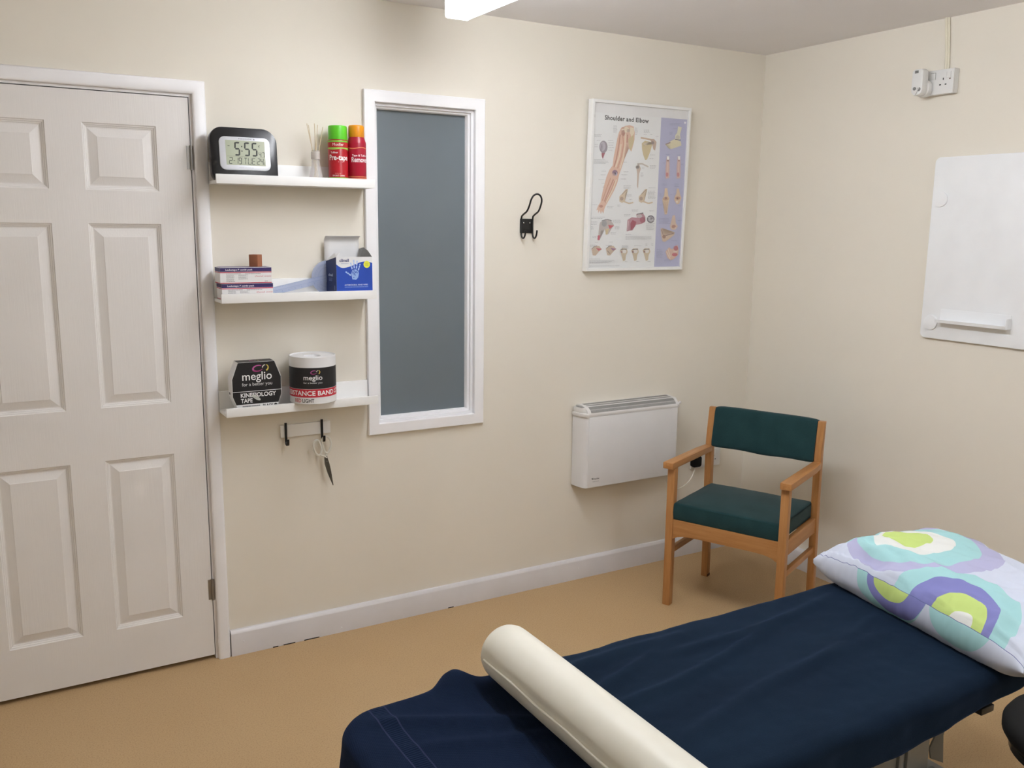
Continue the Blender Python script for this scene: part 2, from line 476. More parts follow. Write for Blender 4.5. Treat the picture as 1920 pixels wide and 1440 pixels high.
tag(bx('ceiling', (XL - T, YB - T, H), (T, T, H + 0.1), 'ceiling'), 'off-white painted ceiling', 'ceiling', kind='structure')

BBH = 0.098
def skirting(name, p0, p1, nrm, label):
    """board from p0 to p1 with an eased top edge"""
    p0 = Vector(p0); p1 = Vector(p1); n = Vector(nrm)
    prof = [(0, 0), (0.018, 0), (0.018, BBH - 0.013), (0.0172, BBH - 0.011), (0.0105, BBH - 0.0012), (0.009, BBH), (0, BBH)]
    b = BM(); A = [b.verts.new(p0 + n * d + Vector((0, 0, z))) for d, z in prof]; B = [b.verts.new(p1 + n * d + Vector((0, 0, z))) for d, z in prof]
    k = len(prof)
    for i in range(k): b.faces.new((A[i], A[(i + 1) % k], B[(i + 1) % k], B[i]))
    b.faces.new(A); b.faces.new(list(reversed(B))); bmesh.ops.recalc_face_normals(b, faces=b.faces)
    o = link(name, b, 'skirting', angle=50)
    return tag(o, label, 'skirting board', kind='structure')
sb = skirting('baseboard_back', (-2.542, 0, 0), (0, 0, 0), (0, -1, 0), 'pale grey-white skirting board under the shelves and heater')
skirting('baseboard_right', (0, -0.018, 0), (0, YB, 0), (-1, 0, 0), 'pale grey-white skirting board behind the chair and couch')
skirting('baseboard_left', (XL, 0, 0), (XL, YB, 0), (1, 0, 0), 'pale skirting board on the far left wall')
for x0, x1 in ((-2.39, -2.37), (-2.35, -2.305), (-2.27, -2.21), (-1.655, -1.63)):
    b = BM(); box(b, (x0, -0.0192, 0.0), (x1, -0.012, 0.0035)); link('dark_gap', b, 'dark', sb)
for x, z in ((-2.497, 0.052), (-1.000, 0.052), (-2.12, 0.02)):
    b = BM(); bmesh.ops.create_icosphere(b, subdivisions=2, radius=0.003, matrix=Matrix.Translation((x, -0.0178, z))); link('filled_nail_hole', b, 'gloss_white', sb)

# ------------------------------------------------------------------ door
def door():
    root = thing('door_1', (-2.98, 0, 0), 'white six-panel moulded door with white architrave', 'door', kind='structure')
    x0, x1, z0, z1 = -3.360, -2.598, 0.016, 1.981
    cols = [(-3.246, -3.026), (-2.922, -2.702)]
    rows = [(0.186, 0.788), (0.968, 1.571), (1.676, 1.884)]
    # moulding: (inset from the edge, depth into the door)
    prof = [(0, 0), (0.0025, 0.0035), (0.0055, 0.0042), (0.008, 0.0078), (0.0105, 0.0085), (0.013, 0.0112), (0.0165, 0.0112), (0.041, 0.0022), (0.0425, 0.0012)]
    b = BM()
    xs = [x0, cols[0][0], cols[0][1], cols[1][0], cols[1][1], x1]; zs = [z0, rows[0][0], rows[0][1], rows[1][0], rows[1][1], rows[2][0], rows[2][1], z1]
    V = {}
    def vert(x, y, z):
        k = (round(x, 5), round(y, 5), round(z, 5))
        if k not in V: V[k] = b.verts.new((x, y, z))
        return V[k]
    for i in range(5):
        for j in range(7):
            if i in (1, 3) and j in (1, 3, 5):
                a, c, e, g = xs[i], xs[i + 1], zs[j], zs[j + 1]; prev = None
                for ins, dep in prof:
                    ring = [vert(a + ins, dep, e + ins), vert(c - ins, dep, e + ins), vert(c - ins, dep, g - ins), vert(a + ins, dep, g - ins)]
                    if prev:
                        for k in range(4): b.faces.new((prev[k], prev[(k + 1) % 4], ring[(k + 1) % 4], ring[k]))
                    prev = ring
                b.faces.new(prev)
            else:
                b.faces.new((vert(xs[i], 0, zs[j]), vert(xs[i + 1], 0, zs[j]), vert(xs[i + 1], 0, zs[j + 1]), vert(xs[i], 0, zs[j + 1])))
    # edges and back
    D = 0.038
    for A, B in (((x0, z0), (x1, z0)), ((x1, z0), (x1, z1)), ((x1, z1), (x0, z1)), ((x0, z1), (x0, z0))):
        b.faces.new((b.verts.new((A[0], 0, A[1])), b.verts.new((A[0], D, A[1])), b.verts.new((B[0], D, B[1])), b.verts.new((B[0], 0, B[1]))))
    b.faces.new([b.verts.new(p) for p in ((x0, D, z0), (x0, D, z1), (x1, D, z1), (x1, D, z0))])
    link('leaf', b, 'door', root, angle=12)
    # lining and architrave
    b = BM()
    box(b, (DX1 - 0.003, -0.001, 0), (DX1 + 0.02, T, DZ + 0.02)); box(b, (DX0 - 0.02, -0.001, 0), (DX0 + 0.003, T, DZ + 0.02)); box(b, (DX0 - 0.0195, -0.0016, DZ - 0.003), (DX1 + 0.0195, T - 0.001, DZ + 0.0195))
    box(b, (DX1 - 0.015, 0.04, 0), (DX1, T, DZ)); box(b, (DX0, 0.04, 0), (DX0 + 0.015, T, DZ)); box(b, (DX0, 0.04, DZ - 0.015), (DX1, T, DZ))
    link('door_lining', b, 'gloss_white', root)
    ix0, ix1, iz = -3.371, -2.587, 1.993; w = 0.043
    prof = [(0, 0), (0, 0.013), (0.003, 0.0165), (0.008, 0.018), (0.034, 0.018), (0.040, 0.015), (0.043, 0.009), (0.043, 0)]
    b = BM(); rings = []
    for (cx, cz, sx, sz) in ((ix0, 0, -1, 0), (ix0, iz, -1, 1), (ix1, iz, 1, 1), (ix1, 0, 1, 0)):
        rings.append([b.verts.new((cx + sx * d, -h, cz + sz * d)) for d, h in prof])
    for A, B in zip(rings, rings[1:]):
        for k in range(len(prof) - 1): b.faces.new((A[k], A[k + 1], B[k + 1], B[k]))
    b.faces.new(rings[0]); b.faces.new(rings[-1]); bmesh.ops.recalc_face_normals(b, faces=b.faces)
    link('architrave', b, 'gloss_white', root, angle=40)
    def hinge(z):
        b = BM(); zc = z
        lathe(b, [(0.0045, -0.038), (0.0045, 0.038)], (-2.5955, -0.004, zc), 14)
        for q in (-0.0385, -0.013, 0.013, 0.0385): lathe(b, [(0.0052, q - 0.0012), (0.0052, q + 0.0012)], (-2.5955, -0.004, zc), 14)
        box(b, (-2.6105, -0.0012, zc - 0.038), (-2.5955, 0.002, zc + 0.038)); box(b, (-2.5955, -0.0012, zc - 0.038), (-2.588, 0.002, zc + 0.038))
        return link('hinge', b, 'steel', root)
    hinge(1.789); hinge(0.269)
    # lever handle: only its tip reaches the left edge of the photograph
    hd = thing('lever_handle', (-0.325, 0, 0.985), None, None); hd.parent = root
    b = BM(); box(b, (-0.02, -0.007, -0.075), (0.02, 0, 0.075), 0.003); link('backplate', b, 'steel', hd, world=False)
    b = BM(); tube(b, catmull([(0, -0.005, 0), (0, -0.04, 0), (0.006, -0.052, 0), (0.03, -0.055, 0), (0.088, -0.054, 0.001)], 6), 0.0085, 12); link('lever', b, 'steel', hd, world=False)
    # dark corridor side seen only through the gap under the leaf
    return root
door()
tag(bx('wall_corridor', (DX0 - 0.3, 0.75, 0), (T, 0.8, H), 'wall'), 'plain wall of the passage beyond the door and window', 'wall', kind='structure')

# ------------------------------------------------------------------ window
def window():
    root = thing('window_1', (-1.742, 0, 1.418), 'narrow internal window of frosted grey glass in a white frame', 'window', kind='structure')
    ox0, ox1, oz0, oz1 = -1.9905, -1.4925, 0.779, 2.057
    def ringframe(name, x0, z0, x1, z1, prof, mat):
        b = BM(); rings = []
        for (cx, cz, sx, sz) in ((x0, z0, -1, -1), (x1, z0, 1, -1), (x1, z1, 1, 1), (x0, z1, -1, 1)):
            rings.append([b.verts.new((cx + sx * d, -h, cz + sz * d)) for d, h in prof])
        for i in range(4):
            A, B = rings[i], rings[(i + 1) % 4]
            for k in range(len(prof)): b.faces.new((A[k], A[(k + 1) % len(prof)], B[(k + 1) % len(prof)], B[k]))
        bmesh.ops.recalc_face_normals(b, faces=b.faces)
        return link(name, b, mat, root, angle=35)
    ringframe('architrave', -1.948, 0.820, -1.535, 2.016, [(0, 0), (0, 0.016), (0.002, 0.018), (0.0405, 0.018), (0.0425, 0.016), (0.0425, 0)], 'frame_white')
    ringframe('lining', -1.948, 0.820, -1.535, 2.016, [(-0.010, -T), (-0.010, -0.002), (0.002, -0.002), (0.002, -T)], 'frame_white')
    ringframe('glazing_bead', -1.940, 0.828, -1.543, 2.008, [(-0.012, -0.05), (-0.012, -0.019), (-0.009, -0.014), (-0.004, -0.013), (0.0, -0.013), (0.0, -0.05)], 'frame_white')
    bx('pane', (-1.944, 0.036, 0.824), (-1.539, 0.042, 2.012), 'pane', root)
    ringframe('rear_bead', -1.940, 0.828, -1.543, 2.008, [(-0.012, -0.043), (-0.012, -0.07), (0.0, -0.07), (0.0, -0.043)], 'frame_white')
window()

# ------------------------------------------------------------------ picture ledges
SHELF_Z = [1.7045, 1.3115, 0.9215]
SX0, SX1 = -2.5445, -1.9935
def ledge():
    root = thing('picture_ledge', (-2.269, 0, SHELF_Z[0]), None, None)
    z = SHELF_Z[0]
    b = BM(); box(b, (SX0, -0.115, z), (SX1, -0.001, z + 0.011), 0.0008); link('base', b, 'shelf', root)
    b = BM(); box(b, (SX0, -0.122, z), (SX1, -0.111, z + 0.0305), 0.0012); link('front_lip', b, 'shelf', root)
    b = BM(); box(b, (SX0, -0.013, z + 0.009), (SX1, -0.001, z + 0.073), 0.001); link('back_board', b, 'shelf', root)
    return root
L0 = ledge()
tag(L0, 'top white picture ledge, holding the clock and spray cans', 'shelf', 'white picture ledges beside the window')
for i, lab in ((1, 'middle white picture ledge, holding the blue wipes box'), (2, 'lowest white picture ledge, holding the black tape box and tub')):
    c = copy_tree(L0); c.location.z = SHELF_Z[i]; c['label'] = lab
B0, B1, B2 = [z + 0.0112 for z in SHELF_Z]

# ------------------------------------------------------------------ clock
SEG = {'0': 'abcdef', '1': 'bc', '2': 'abged', '3': 'abgcd', '4': 'fgbc', '5': 'afgcd', '6': 'afgedc', '7': 'abc', '8': 'abcdefg', '9': 'abcdfg', 'T': 'tmn', 'U': 'bcdef', 'E': 'afged', '-': 'g', 'C': 'afed', 'F': 'afge', 'P': 'abfge'}
def seg7(P, ch, u, v, w, h, t, c, sl=0.06):
    def q(pts): P.poly([(u + a + (b_ * sl), v + b_) for a, b_ in pts], c)
    g = t * 0.18; hm = h / 2
    hor = lambda y: q([(g + t * .3, y), (g + t * .8, y - t / 2), (w - g - t * .8, y - t / 2), (w - g - t * .3, y), (w - g - t * .8, y + t / 2), (g + t * .8, y + t / 2)])
    ver = lambda x, y0, y1: q([(x, y0 + g), (x + t / 2, y0 + g + t / 2), (x + t / 2, y1 - g - t / 2), (x, y1 - g), (x - t / 2, y1 - g - t / 2), (x - t / 2, y0 + g + t / 2)])
    for s in SEG.get(ch, ''):
        if s == 'a' or s == 't': hor(h - t / 2)
        if s == 'g': hor(hm)
        if s == 'd': hor(t / 2)
        if s == 'f': ver(t / 2, hm, h)
        if s == 'b': ver(w - t / 2, hm, h)
        if s == 'e': ver(t / 2, 0, hm)
        if s == 'c': ver(w - t / 2, 0, hm)
        if s == 'm': ver(w / 2, hm, h - t / 2)
        if s == 'n': ver(w / 2, 0, hm)
def clock():
    root = thing('digital_clock', (-2.442, -0.085, B0), 'black digital wall clock reading 5:55 in a silver bezel', 'clock')
    a = R(7)
    O = Vector((-2.442, -0.1005, B0 + 0.0005))
    f = frame(O, (1, 0, 0), (0, math.sin(a), math.cos(a)))
    out = rrect(-0.108, 0.0, 0.108, 0.174, [0.022, 0.016, 0.046, 0.040], 8)
    out = [(u * (1 + 0.035 * math.sin(max(0, min(1, v / 0.174)) * PI)), v) for u, v in out]
    b = BM(); prism(b, out, f, -0.030, 0.0, 0.004); link('case', b, 'black', root, angle=30)
    g = lambda x0, z0, x1, z1, r: rrect(x0 + 2.442, z0 - B0, x1 + 2.442, z1 - B0, r, 7)
    b = BM(); prism(b, g(-2.524, 1.749, -2.357, 1.8585, 0.020), f, -0.004, 0.0035, 0.0025); link('bezel', b, 'silver', root, angle=30)
    b = BM(); prism(b, g(-2.5035, 1.7655, -2.3745, 1.8465, 0.001), f, 0.0, 0.0039); link('display', b, 'lcd', root)
    ff = lambda u, v, d=0: f(u, v, d)
    P = Print(f, 0.0041); K = (44, 48, 40); Lx, Lz = -2.5035 + 2.442, 1.7655 - B0
    big = 0.0455
    def U(k): return Lx + k
    y1 = Lz + 0.0305
    seg7(P, '5', U(0.0265), y1, 0.0195, big, 0.0052, K); seg7(P, '5', U(0.0585), y1, 0.0195, big, 0.0052, K); seg7(P, '5', U(0.0835), y1, 0.0195, big, 0.0052, K)
    for dz in (0.014, 0.029): P.rect(U(0.0508), y1 + dz, U(0.0545), y1 + dz + 0.004, K)
    seg7(P, '4', U(0.107), y1 - 0.0015, 0.0085, 0.017, 0.0018, K); seg7(P, '7', U(0.1175), y1 - 0.0015, 0.0085, 0.017, 0.0018, K)
    P.line([(U(0.107), y1 + 0.033), (U(0.110), y1 + 0.037), (U(0.1135), y1 + 0.0365)], 0.0012, K); P.line([(U(0.110), y1 + 0.028), (U(0.110), y1 + 0.036)], 0.0014, K)
    P.rect(U(0.007), y1 + 0.0305, U(0.0135), y1 + 0.033, (96, 100, 84))
    y2 = Lz + 0.0035; h2 = 0.0215
    seg7(P, '2', U(0.008), y2, 0.0115, h2, 0.0019, K); seg7(P, '-', U(0.021), y2, 0.0075, h2, 0.0019, K); seg7(P, '1', U(0.029), y2, 0.009, h2, 0.0019, K); seg7(P, '9', U(0.0395), y2, 0.0095, h2, 0.0019, K)
    for k, ch in enumerate('TUE'): seg7(P, ch, U(0.0565 + 0.0135 * k), y2, 0.0112, h2, 0.0017, K)
    seg7(P, '2', U(0.1005), y2, 0.0095, h2, 0.0019, K); seg7(P, '4', U(0.112), y2, 0.0095, h2, 0.0019, K); seg7(P, 'C', U(0.1235), y2 + 0.001, 0.004, 0.007, 0.001, K)
    gr = (124, 128, 108)
    P.rect(U(0.002), Lz + 0.0282, U(0.127), Lz + 0.0290, gr); P.rect(U(0.0522), Lz + 0.003, U(0.0528), Lz + 0.0282, gr); P.rect(U(0.0972), Lz + 0.003, U(0.0978), Lz + 0.0282, gr)
    P.text('PRECISION', 0.003, 1.8497 - B0, 0.0062, (70, 72, 78), 'CENTER', 0.012, 1.0, 1.5)
    P.poly([(0.031 + a_, 1.8495 - B0 + b_) for a_, b_ in ((0, 0), (0.004, 0), (0.0035, 0.003), (0.001, 0.0045))], (60, 62, 66))
    P.text('RADIO CONTROLLED', 0.003, 1.7565 - B0, 0.0038, (150, 150, 158), 'CENTER', 0.0, 1.0, 1.35)
    P.done('display_print', root)
clock()

# ------------------------------------------------------------------ reed diffuser
def diffuser():
    x, y = -2.190, -0.062
    root = thing('reed_diffuser', (x, y, B0), 'small clear glass reed diffuser bottle with pale sticks', 'reed diffuser')
    b = BM(); z = B0
    lathe(b, [(0.0, 0.0), (0.025, 0.0), (0.0262, 0.004), (0.0245, 0.02), (0.020, 0.045), (0.0150, 0.068), (0.0138, 0.080), (0.0138, 0.113), (0.0122, 0.113), (0.0122, 0.080), (0.0135, 0.066), (0.018, 0.045), (0.0225, 0.02), (0.0235, 0.006), (0.0, 0.005)], (x, y, z), 36, False, False)
    link('bottle', b, 'bottle', root, angle=50)
    b = BM(); lathe(b, [(0.0140, 0.083), (0.0158, 0.084), (0.0158, 0.106), (0.0140, 0.109)], (x, y, z), 36, True, True); link('collar', b, glassy('frosted_collar', (224, 216, 208), 0.3, 0.45), root)
    for (tx, tz, ty, bx_) in ((-2.219, 1.918, -0.065, 0.010), (-2.2085, 1.915, -0.050, 0.002), (-2.1945, 1.919, -0.072, 0.006), (-2.178, 1.917, -0.055, -0.006), (-2.162, 1.910, -0.066, -0.009), (-2.185, 1.916, -0.045, 0.0)):
        b = BM(); tube(b, [(x + bx_, y, z + 0.012), (tx, ty, tz)], 0.0013, 8); link('reed', b, 'reed', root)
diffuser()

# ------------------------------------------------------------------ spray cans
def cyl_frame(cx, cy, cz, r, th0=-PI / 2):
    return lambda u, v, d=0.0: Vector((cx + (r + d) * math.cos(th0 + u / r), cy + (r + d) * math.sin(th0 + u / r), cz + v))
FACE = math.atan2(-3.13, -1.09)      # direction from the cans towards where they are turned
def can_green():
    cx, cy, r = -2.1095, -0.066, 0.0345
    root = thing('spray_can', (cx, cy, B0), 'red and green spray can with a lime green cap', 'spray can', group=None)
    b = BM(); lathe(b, [(0.0325, 0), (0.0345, 0.002), (0.0345, 0.149), (0.0335, 0.152), (0.031, 0.153)], (cx, cy, B0), 48); link('can_body', b, 'red', root)
    b = BM(); lathe(b, [(0.0325, 0.153), (0.0328, 0.155), (0.0328, 0.195), (0.0322, 0.199), (0.030, 0.2005), (0.0285, 0.1985), (0.0, 0.1985)], (cx, cy, B0), 48, True, False); link('cap', b, 'green', root)
    f = cyl_frame(cx, cy, B0, r, FACE + R(1)); w = PI * r
    P = Print(f, curved=True); G = (130, 196, 60)
    P.strip(-w, 0.001, w, 0.0235, G, 48); P.strip(-w, 0.1435, w, 0.149, (124, 196, 60), 48)
    P.strip(-w, 0.1265, w, 0.1432, (176, 34, 36), 48)
    P.up()
    for k in range(30):
        a = -w + 2 * w * k / 30; c = a + 2 * w / 30
        P.poly([(a, 0.1195 + 0.002 * math.sin(a * 90)), (c, 0.1195 + 0.002 * math.sin(c * 90)), (c, 0.1255), (a, 0.1255)], (158, 204, 84))
    P.up()
    W = (244, 240, 236)
    P.text('Mueller', 0.0, 0.1310, 0.0135, W, 'CENTER', 0.0)
    P.text('Tuffner', -0.028, 0.1050, 0.0092, W, 'LEFT', 0.015)
    P.text('Pre-tape', 0.0015, 0.0825, 0.0260, W, 'CENTER', 0.022, width=0.073)
    P.rect(0.0, 0.0755, 0.0150, 0.0768, W)
    P.text('MUELLER', -0.002, 0.0350, 0.0042, (232, 190, 170), 'CENTER', 0.0, space=1.3)
    P.text('SPORT CARE', 0.0, 0.0268, 0.0068, W, 'CENTER', 0.01, width=0.044)
    P.done('printed_label', root)
def can_red():
    cx, cy, r = -2.0405, -0.066, 0.034
    root = thing('spray_can', (cx, cy, B0), 'crimson spray can with an orange cap, nearest the window', 'spray can', group=None)
    b = BM(); lathe(b, [(0.032, 0), (0.034, 0.002), (0.034, 0.143), (0.0335, 0.147), (0.0305, 0.1555), (0.0283, 0.162), (0.0275, 0.165)], (cx, cy, B0), 48); link('can_body', b, 'crimson', root, angle=50)
    b = BM(); lathe(b, [(0.0272, 0.165), (0.0278, 0.167), (0.0278, 0.199), (0.0268, 0.2035), (0.0245, 0.206), (0.018, 0.207), (0.0, 0.207)], (cx, cy, B0), 48, True, False); link('cap', b, 'orange', root, angle=50)
    f = cyl_frame(cx, cy, B0, r, FACE + R(6)); w = PI * r
    P = Print(f, curved=True); C = (222, 140, 96)
    for k in range(48):
        a = -w + 2 * w * k / 48; c = a + 2 * w / 48; s = lambda x: 0.1255 + 0.0018 * math.sin(x * 95)
        P.poly([(a, s(a)), (c, s(c)), (c, s(c) + 0.003), (a, s(a) + 0.003)], C)
    P.strip(-w, 0.0215, w, 0.0240, C, 48); P.strip(-w, 0.0270, w, 0.0290, C, 48)
    P.up(); W = (246, 236, 238)
    P.text('Tape & Tuffner', -0.021, 0.098, 0.0098, W, 'LEFT', 0.015)
    P.text('Remover', -0.024, 0.0785, 0.0245, W, 'LEFT', 0.022, sx=0.74)
    P.done('printed_label', root)
can_green(); can_red()

# ------------------------------------------------------------------ tape boxes, block, goniometer, wipes box
def bars(P, u, v, w, n, dh, c, th=0.0011, jitter=0.25):
    rnd = random.Random(int(u * 1e5) + n)
    for k in range(n):
        x = u; end = u + w * (1 - jitter * rnd.random())
        while x < end - 0.001:
            L = rnd.uniform(0.002, 0.006); P.rect(x, v - k * dh, min(x + L, end), v - k * dh + th, c); x += L + 0.0008
def tape_box():
    w, d, h = 0.172, 0.076, 0.0535
    root = thing('tape_box', (-2.453, -0.069, B1), None, None)
    b = BM(); box(b, (-w / 2, -d / 2, 0), (w / 2, d / 2, h), 0.0006, 1); link('carton', b, 'card', root, world=False)
    f = frame((-w / 2, -d / 2, 0), (1, 0, 0), (0, 0, 1)); P = Print(f)
    NV, RD = (50, 34, 96), (196, 60, 92)
    P.rect(0, 0.0395, w, 0.0525, NV); P.rect(0, 0.0355, w, 0.0385, RD); P.rect(0, 0.0005, w, 0.003, RD)
    P.up()
    P.text('Leukotape P combi pack', 0.018, 0.0432, 0.0078, (236, 232, 240), 'LEFT', 0.02, width=0.09)
    g = (92, 88, 96)
    bars(P, 0.020, 0.0315, 0.05, 1, 0.003, g, 0.0013, 0.05); bars(P, 0.082, 0.0315, 0.055, 1, 0.003, g, 0.0013, 0.05)
    bars(P, 0.020, 0.0275, 0.030, 6, 0.0033, (120, 116, 124)); bars(P, 0.060, 0.0275, 0.034, 5, 0.0033, (120, 116, 124))
    P.text('(Fixomull  stretch)', 0.116, 0.0215, 0.0062, (206, 84, 96), 'LEFT', 0.0, shear=0.2, width=0.054)
    bars(P, 0.020, 0.0055, 0.028, 1, 0.003, g, 0.0016, 0.02); bars(P, 0.148, 0.0055, 0.010, 1, 0.003, g, 0.0016, 0.02)
    P.rect(0.115, 0.0215, 0.1152, 0.0275, (206, 84, 96))
    P.done('printed_front', root, world=False)
    # top print, printed left end
    f = frame((-w / 2, -d / 2, h), (1, 0, 0), (0, 1, 0)); P = Print(f)
    P.rect(0.001, 0.001, w - 0.001, 0.008, (222, 214, 222)); P.rect(0.001, 0.010, w - 0.001, d - 0.002, (92, 76, 122)); P.up()
    bars(P, 0.012, 0.060, 0.12, 8, 0.006, (176, 168, 190), 0.002, 0.2)
    P.done('printed_top', root, world=False)
    f = frame((-w / 2, d / 2, 0), (0, -1, 0), (0, 0, 1)); P = Print(f)
    P.rect(0.0, 0.040, d, 0.0525, NV); P.rect(0.0, 0.036, d, 0.0385, RD); P.rect(0, 0.0005, d, 0.003, RD); P.done('printed_end', root, world=False)
    return root
tb = tape_box(); tag(tb, 'lower of the two stacked white tape boxes with navy stripe', 'box', 'stacked tape boxes on the middle ledge')
t2 = copy_tree(tb); t2.location = (-2.457, -0.070, B1 + 0.0540); t2['label'] = 'upper of the two stacked white tape boxes, brown block on top'
blk = thing('brown_block', (-2.4145, -0.072, B1 + 0.1082), 'small plain brown block standing on the tape boxes', 'block', R(47))
b = BM(); box(b, (-0.0155, -0.0165, 0), (0.0155, 0.0165, 0.041), 0.0012); link('block', b, 'brown', blk, world=False)

def goniometer():
    root = thing('goniometer', (-2.20, -0.03, B1), 'clear blue plastic goniometer, dial and ruler arm, between the boxes', 'goniometer')
    cx, cz, r = -2.146, B1 + 0.0645, 0.0605
    f = frame((cx, -0.030, cz), (1, 0, 0), (0, 0, 1))
    b = BM(); prism(b, circle(0, 0, r, 56), f, -0.001, 0.001, 0.0004); link('dial', b, 'gonio', root, angle=30)
    a = R(12); c, s = math.cos(a), math.sin(a)
    g = lambda u, v, d=0.0: f(u * c - v * s, u * s + v * c, d)
    b = BM(); prism(b, rrect(-0.235, -0.0165, 0.016, 0.0105, 0.008, 5), g, 0.0012, 0.0030, 0.0004); link('arm', b, 'gonio', root, angle=30)
    K = (70, 84, 128)
    P = Print(f, 0.0011)
    for k in range(72):
        t = 2 * PI * k / 72; L = 0.010 if k % 3 == 0 else 0.006
        P.line([((r - 0.012 - L / 2) * math.cos(t), (r - 0.012 - L / 2) * math.sin(t)), ((r - 0.010) * math.cos(t), (r - 0.010) * math.sin(t))], 0.0006, K)
    P.line([(-r, 0), (r, 0)], 0.0006, K); P.line([(0, -r), (0, r)], 0.0006, K)
    pr = [((r - 0.025) * math.cos(t / 24 * PI), (r - 0.025) * math.sin(t / 24 * PI)) for t in range(49)]
    P.line(pr, 0.0006, K); P.done('dial_scale', root)
    P = Print(g, 0.0031)
    for k in range(95):
        u = -0.230 + k * 0.0024; P.rect(u, 0.0105 - (0.006 if k % 5 == 0 else 0.0035), u + 0.0006, 0.0102, K)
    P.rect(-0.232, -0.003, -0.01, -0.0024, K)
    for k in range(9): P.text(str(9 - k), -0.222 + k * 0.024, -0.0125, 0.0075, K, 'CENTER')
    P.done('ruler_scale', root)
goniometer()

def wipes():
    x0, x1, yf, hh = -2.140, -2.0045, -0.1085, 0.1395
    root = thing('wipes_box', (-2.075, -0.065, B1), 'opened blue and white wipes box with a pale handprint', 'box')
    # footprint corners (front-left, front-right, back-right, back-left)
    FL, FR, BR_, BL = Vector((x0, yf, B1)), Vector((x1, yf, B1)), Vector((x1 - 0.014, -0.018, B1)), Vector((x0 - 0.012, -0.020, B1))
    U = Vector((0, 0, 1)); t = 0.0007
    def panel(b, A, B, hA, hB):
        n = (B - A).cross(U).normalized() * t
        vs = [A, B, B + U * hB, A + U * hA]
        prism_v(b, vs, n)
    def prism_v(b, vs, n):
        a = [b.verts.new(v + n * 0) for v in vs]; c = [b.verts.new(v - n) for v in vs]; k = len(vs)
        fs = [b.faces.new(a), b.faces.new(list(reversed(c)))] + [b.faces.new((a[i], c[i], c[(i + 1) % k], a[(i + 1) % k])) for i in range(k)]
        bmesh.ops.recalc_face_normals(b, faces=fs)
    b = BM(); panel(b, FL, FR, hh, hh); panel(b, FR, BR_, hh, hh - 0.01); panel(b, BR_, BL, hh - 0.01, hh - 0.015); panel(b, BL, FL, hh - 0.018, hh)
    prism_v(b, [FL, BL, BR_, FR], Vector((0, 0, -t)))
    link('carton', b, 'card', root, smooth=False)
    # raised back flap with a curled top edge
    b = BM(); prev = None
    for k in range(15):
        s = k / 14; zz = hh - 0.015 + s * 0.092; curl = 0.022 * max(0, (s - 0.8) / 0.2) ** 1.6
        A = BL + U * (zz - 0.004 * max(0, (s - 0.8) / 0.2) ** 2) + Vector((-0.001, -curl, 0)); B = BR_ + U * (zz + 0.002 - 0.006 * max(0, (s - 0.85) / 0.15)) + Vector((-0.002, -curl * 0.9, 0))
        row = [b.verts.new(A + (B - A) * (q / 6) + Vector((0, -0.003 * math.sin(q / 6 * PI), 0))) for q in range(7)]
        if prev:
            for q in range(6): b.faces.new((prev[q], prev[q + 1], row[q + 1], row[q]))
        prev = row
    o = link('back_flap', b, 'card', root, angle=60); md = o.modifiers.new('thick', 'SOLIDIFY'); md.thickness = 0.0008
    # side flaps
    b = BM()
    prism_v(b, [FR + U * hh, BR_ + U * (hh - 0.01), BR_ + Vector((0.000, 0.004, hh + 0.026)), FR.lerp(BR_, 0.42) + Vector((-0.012, 0, hh + 0.033)), FR.lerp(BR_, 0.12) + Vector((-0.010, 0, hh + 0.022))], Vector((t, 0, 0)))
    link('side_flap', b, 'cardgrey', root, smooth=False)
    b = BM(); prism_v(b, [FL + U * hh, BL + U * (hh - 0.018), BL.lerp(FL, 0.35) + Vector((0.022, 0, hh + 0.012)), BL.lerp(FL, 0.7) + Vector((0.026, 0, hh + 0.014))], Vector((t, 0, 0)))
    link('side_flap', b, 'card', root, smooth=False)
    w = x1 - x0; f = frame(FL, FR - FL, U); P = Print(f, 0.0004)
    BLU = (30, 74, 178)
    n = 24
    top = lambda s: 0.112 - 0.010 * math.sin((s - 0.05) * 2.0 * PI) * (1 if s < 0.55 else 0.8) - 0.008 * math.exp(-((s - 0.12) / 0.15) ** 2) + 0.003
    for k in range(n):
        a, c = k / n, (k + 1) / n
        P.poly([(a * w, 0), (c * w, 0), (c * w, top(c)), (a * w, top(a))], BLU)
    P.up()
    P.text('clinell', 0.012, 0.1225, 0.0150, (44, 52, 112), 'LEFT', 0.02, width=0.035)
    bars(P, 0.018, 0.1155, 0.028, 1, 0.002, (160, 170, 200), 0.0016, 0.0)
    P.poly(circle(w - 0.021, 0.1125, 0.0125, 30), (236, 236, 70)); P.up(); bars(P, w - 0.028, 0.1155, 0.014, 3, 0.004, (170, 176, 60), 0.0016, 0.1)
    hp = (150, 180, 230); ox, oy = 0.069, 0.072
    P.poly([(ox + a, oy + c) for a, c in ((-0.010, -0.012), (0.004, -0.014), (0.012, -0.006), (0.015, 0.008), (0.012, 0.020), (0.002, 0.024), (-0.010, 0.020), (-0.014, 0.008))], hp)
    def finger(a, c, ang, L, wd):
        for s0, s1 in ((0, .36), (.42, .68), (.74, 1.0)):
            ca, sa = math.cos(ang), math.sin(ang)
            P.line([(ox + a + ca * L * s0, oy + c + sa * L * s0), (ox + a + ca * L * s1, oy + c + sa * L * s1)], wd, (176, 202, 240))
    finger(-0.010, 0.024, R(104), 0.024, 0.0048); finger(-0.002, 0.027, R(94), 0.030, 0.005); finger(0.006, 0.026, R(84), 0.028, 0.005); finger(0.013, 0.020, R(72), 0.024, 0.0044); finger(-0.015, 0.002, R(146), 0.024, 0.005)
    P.up()
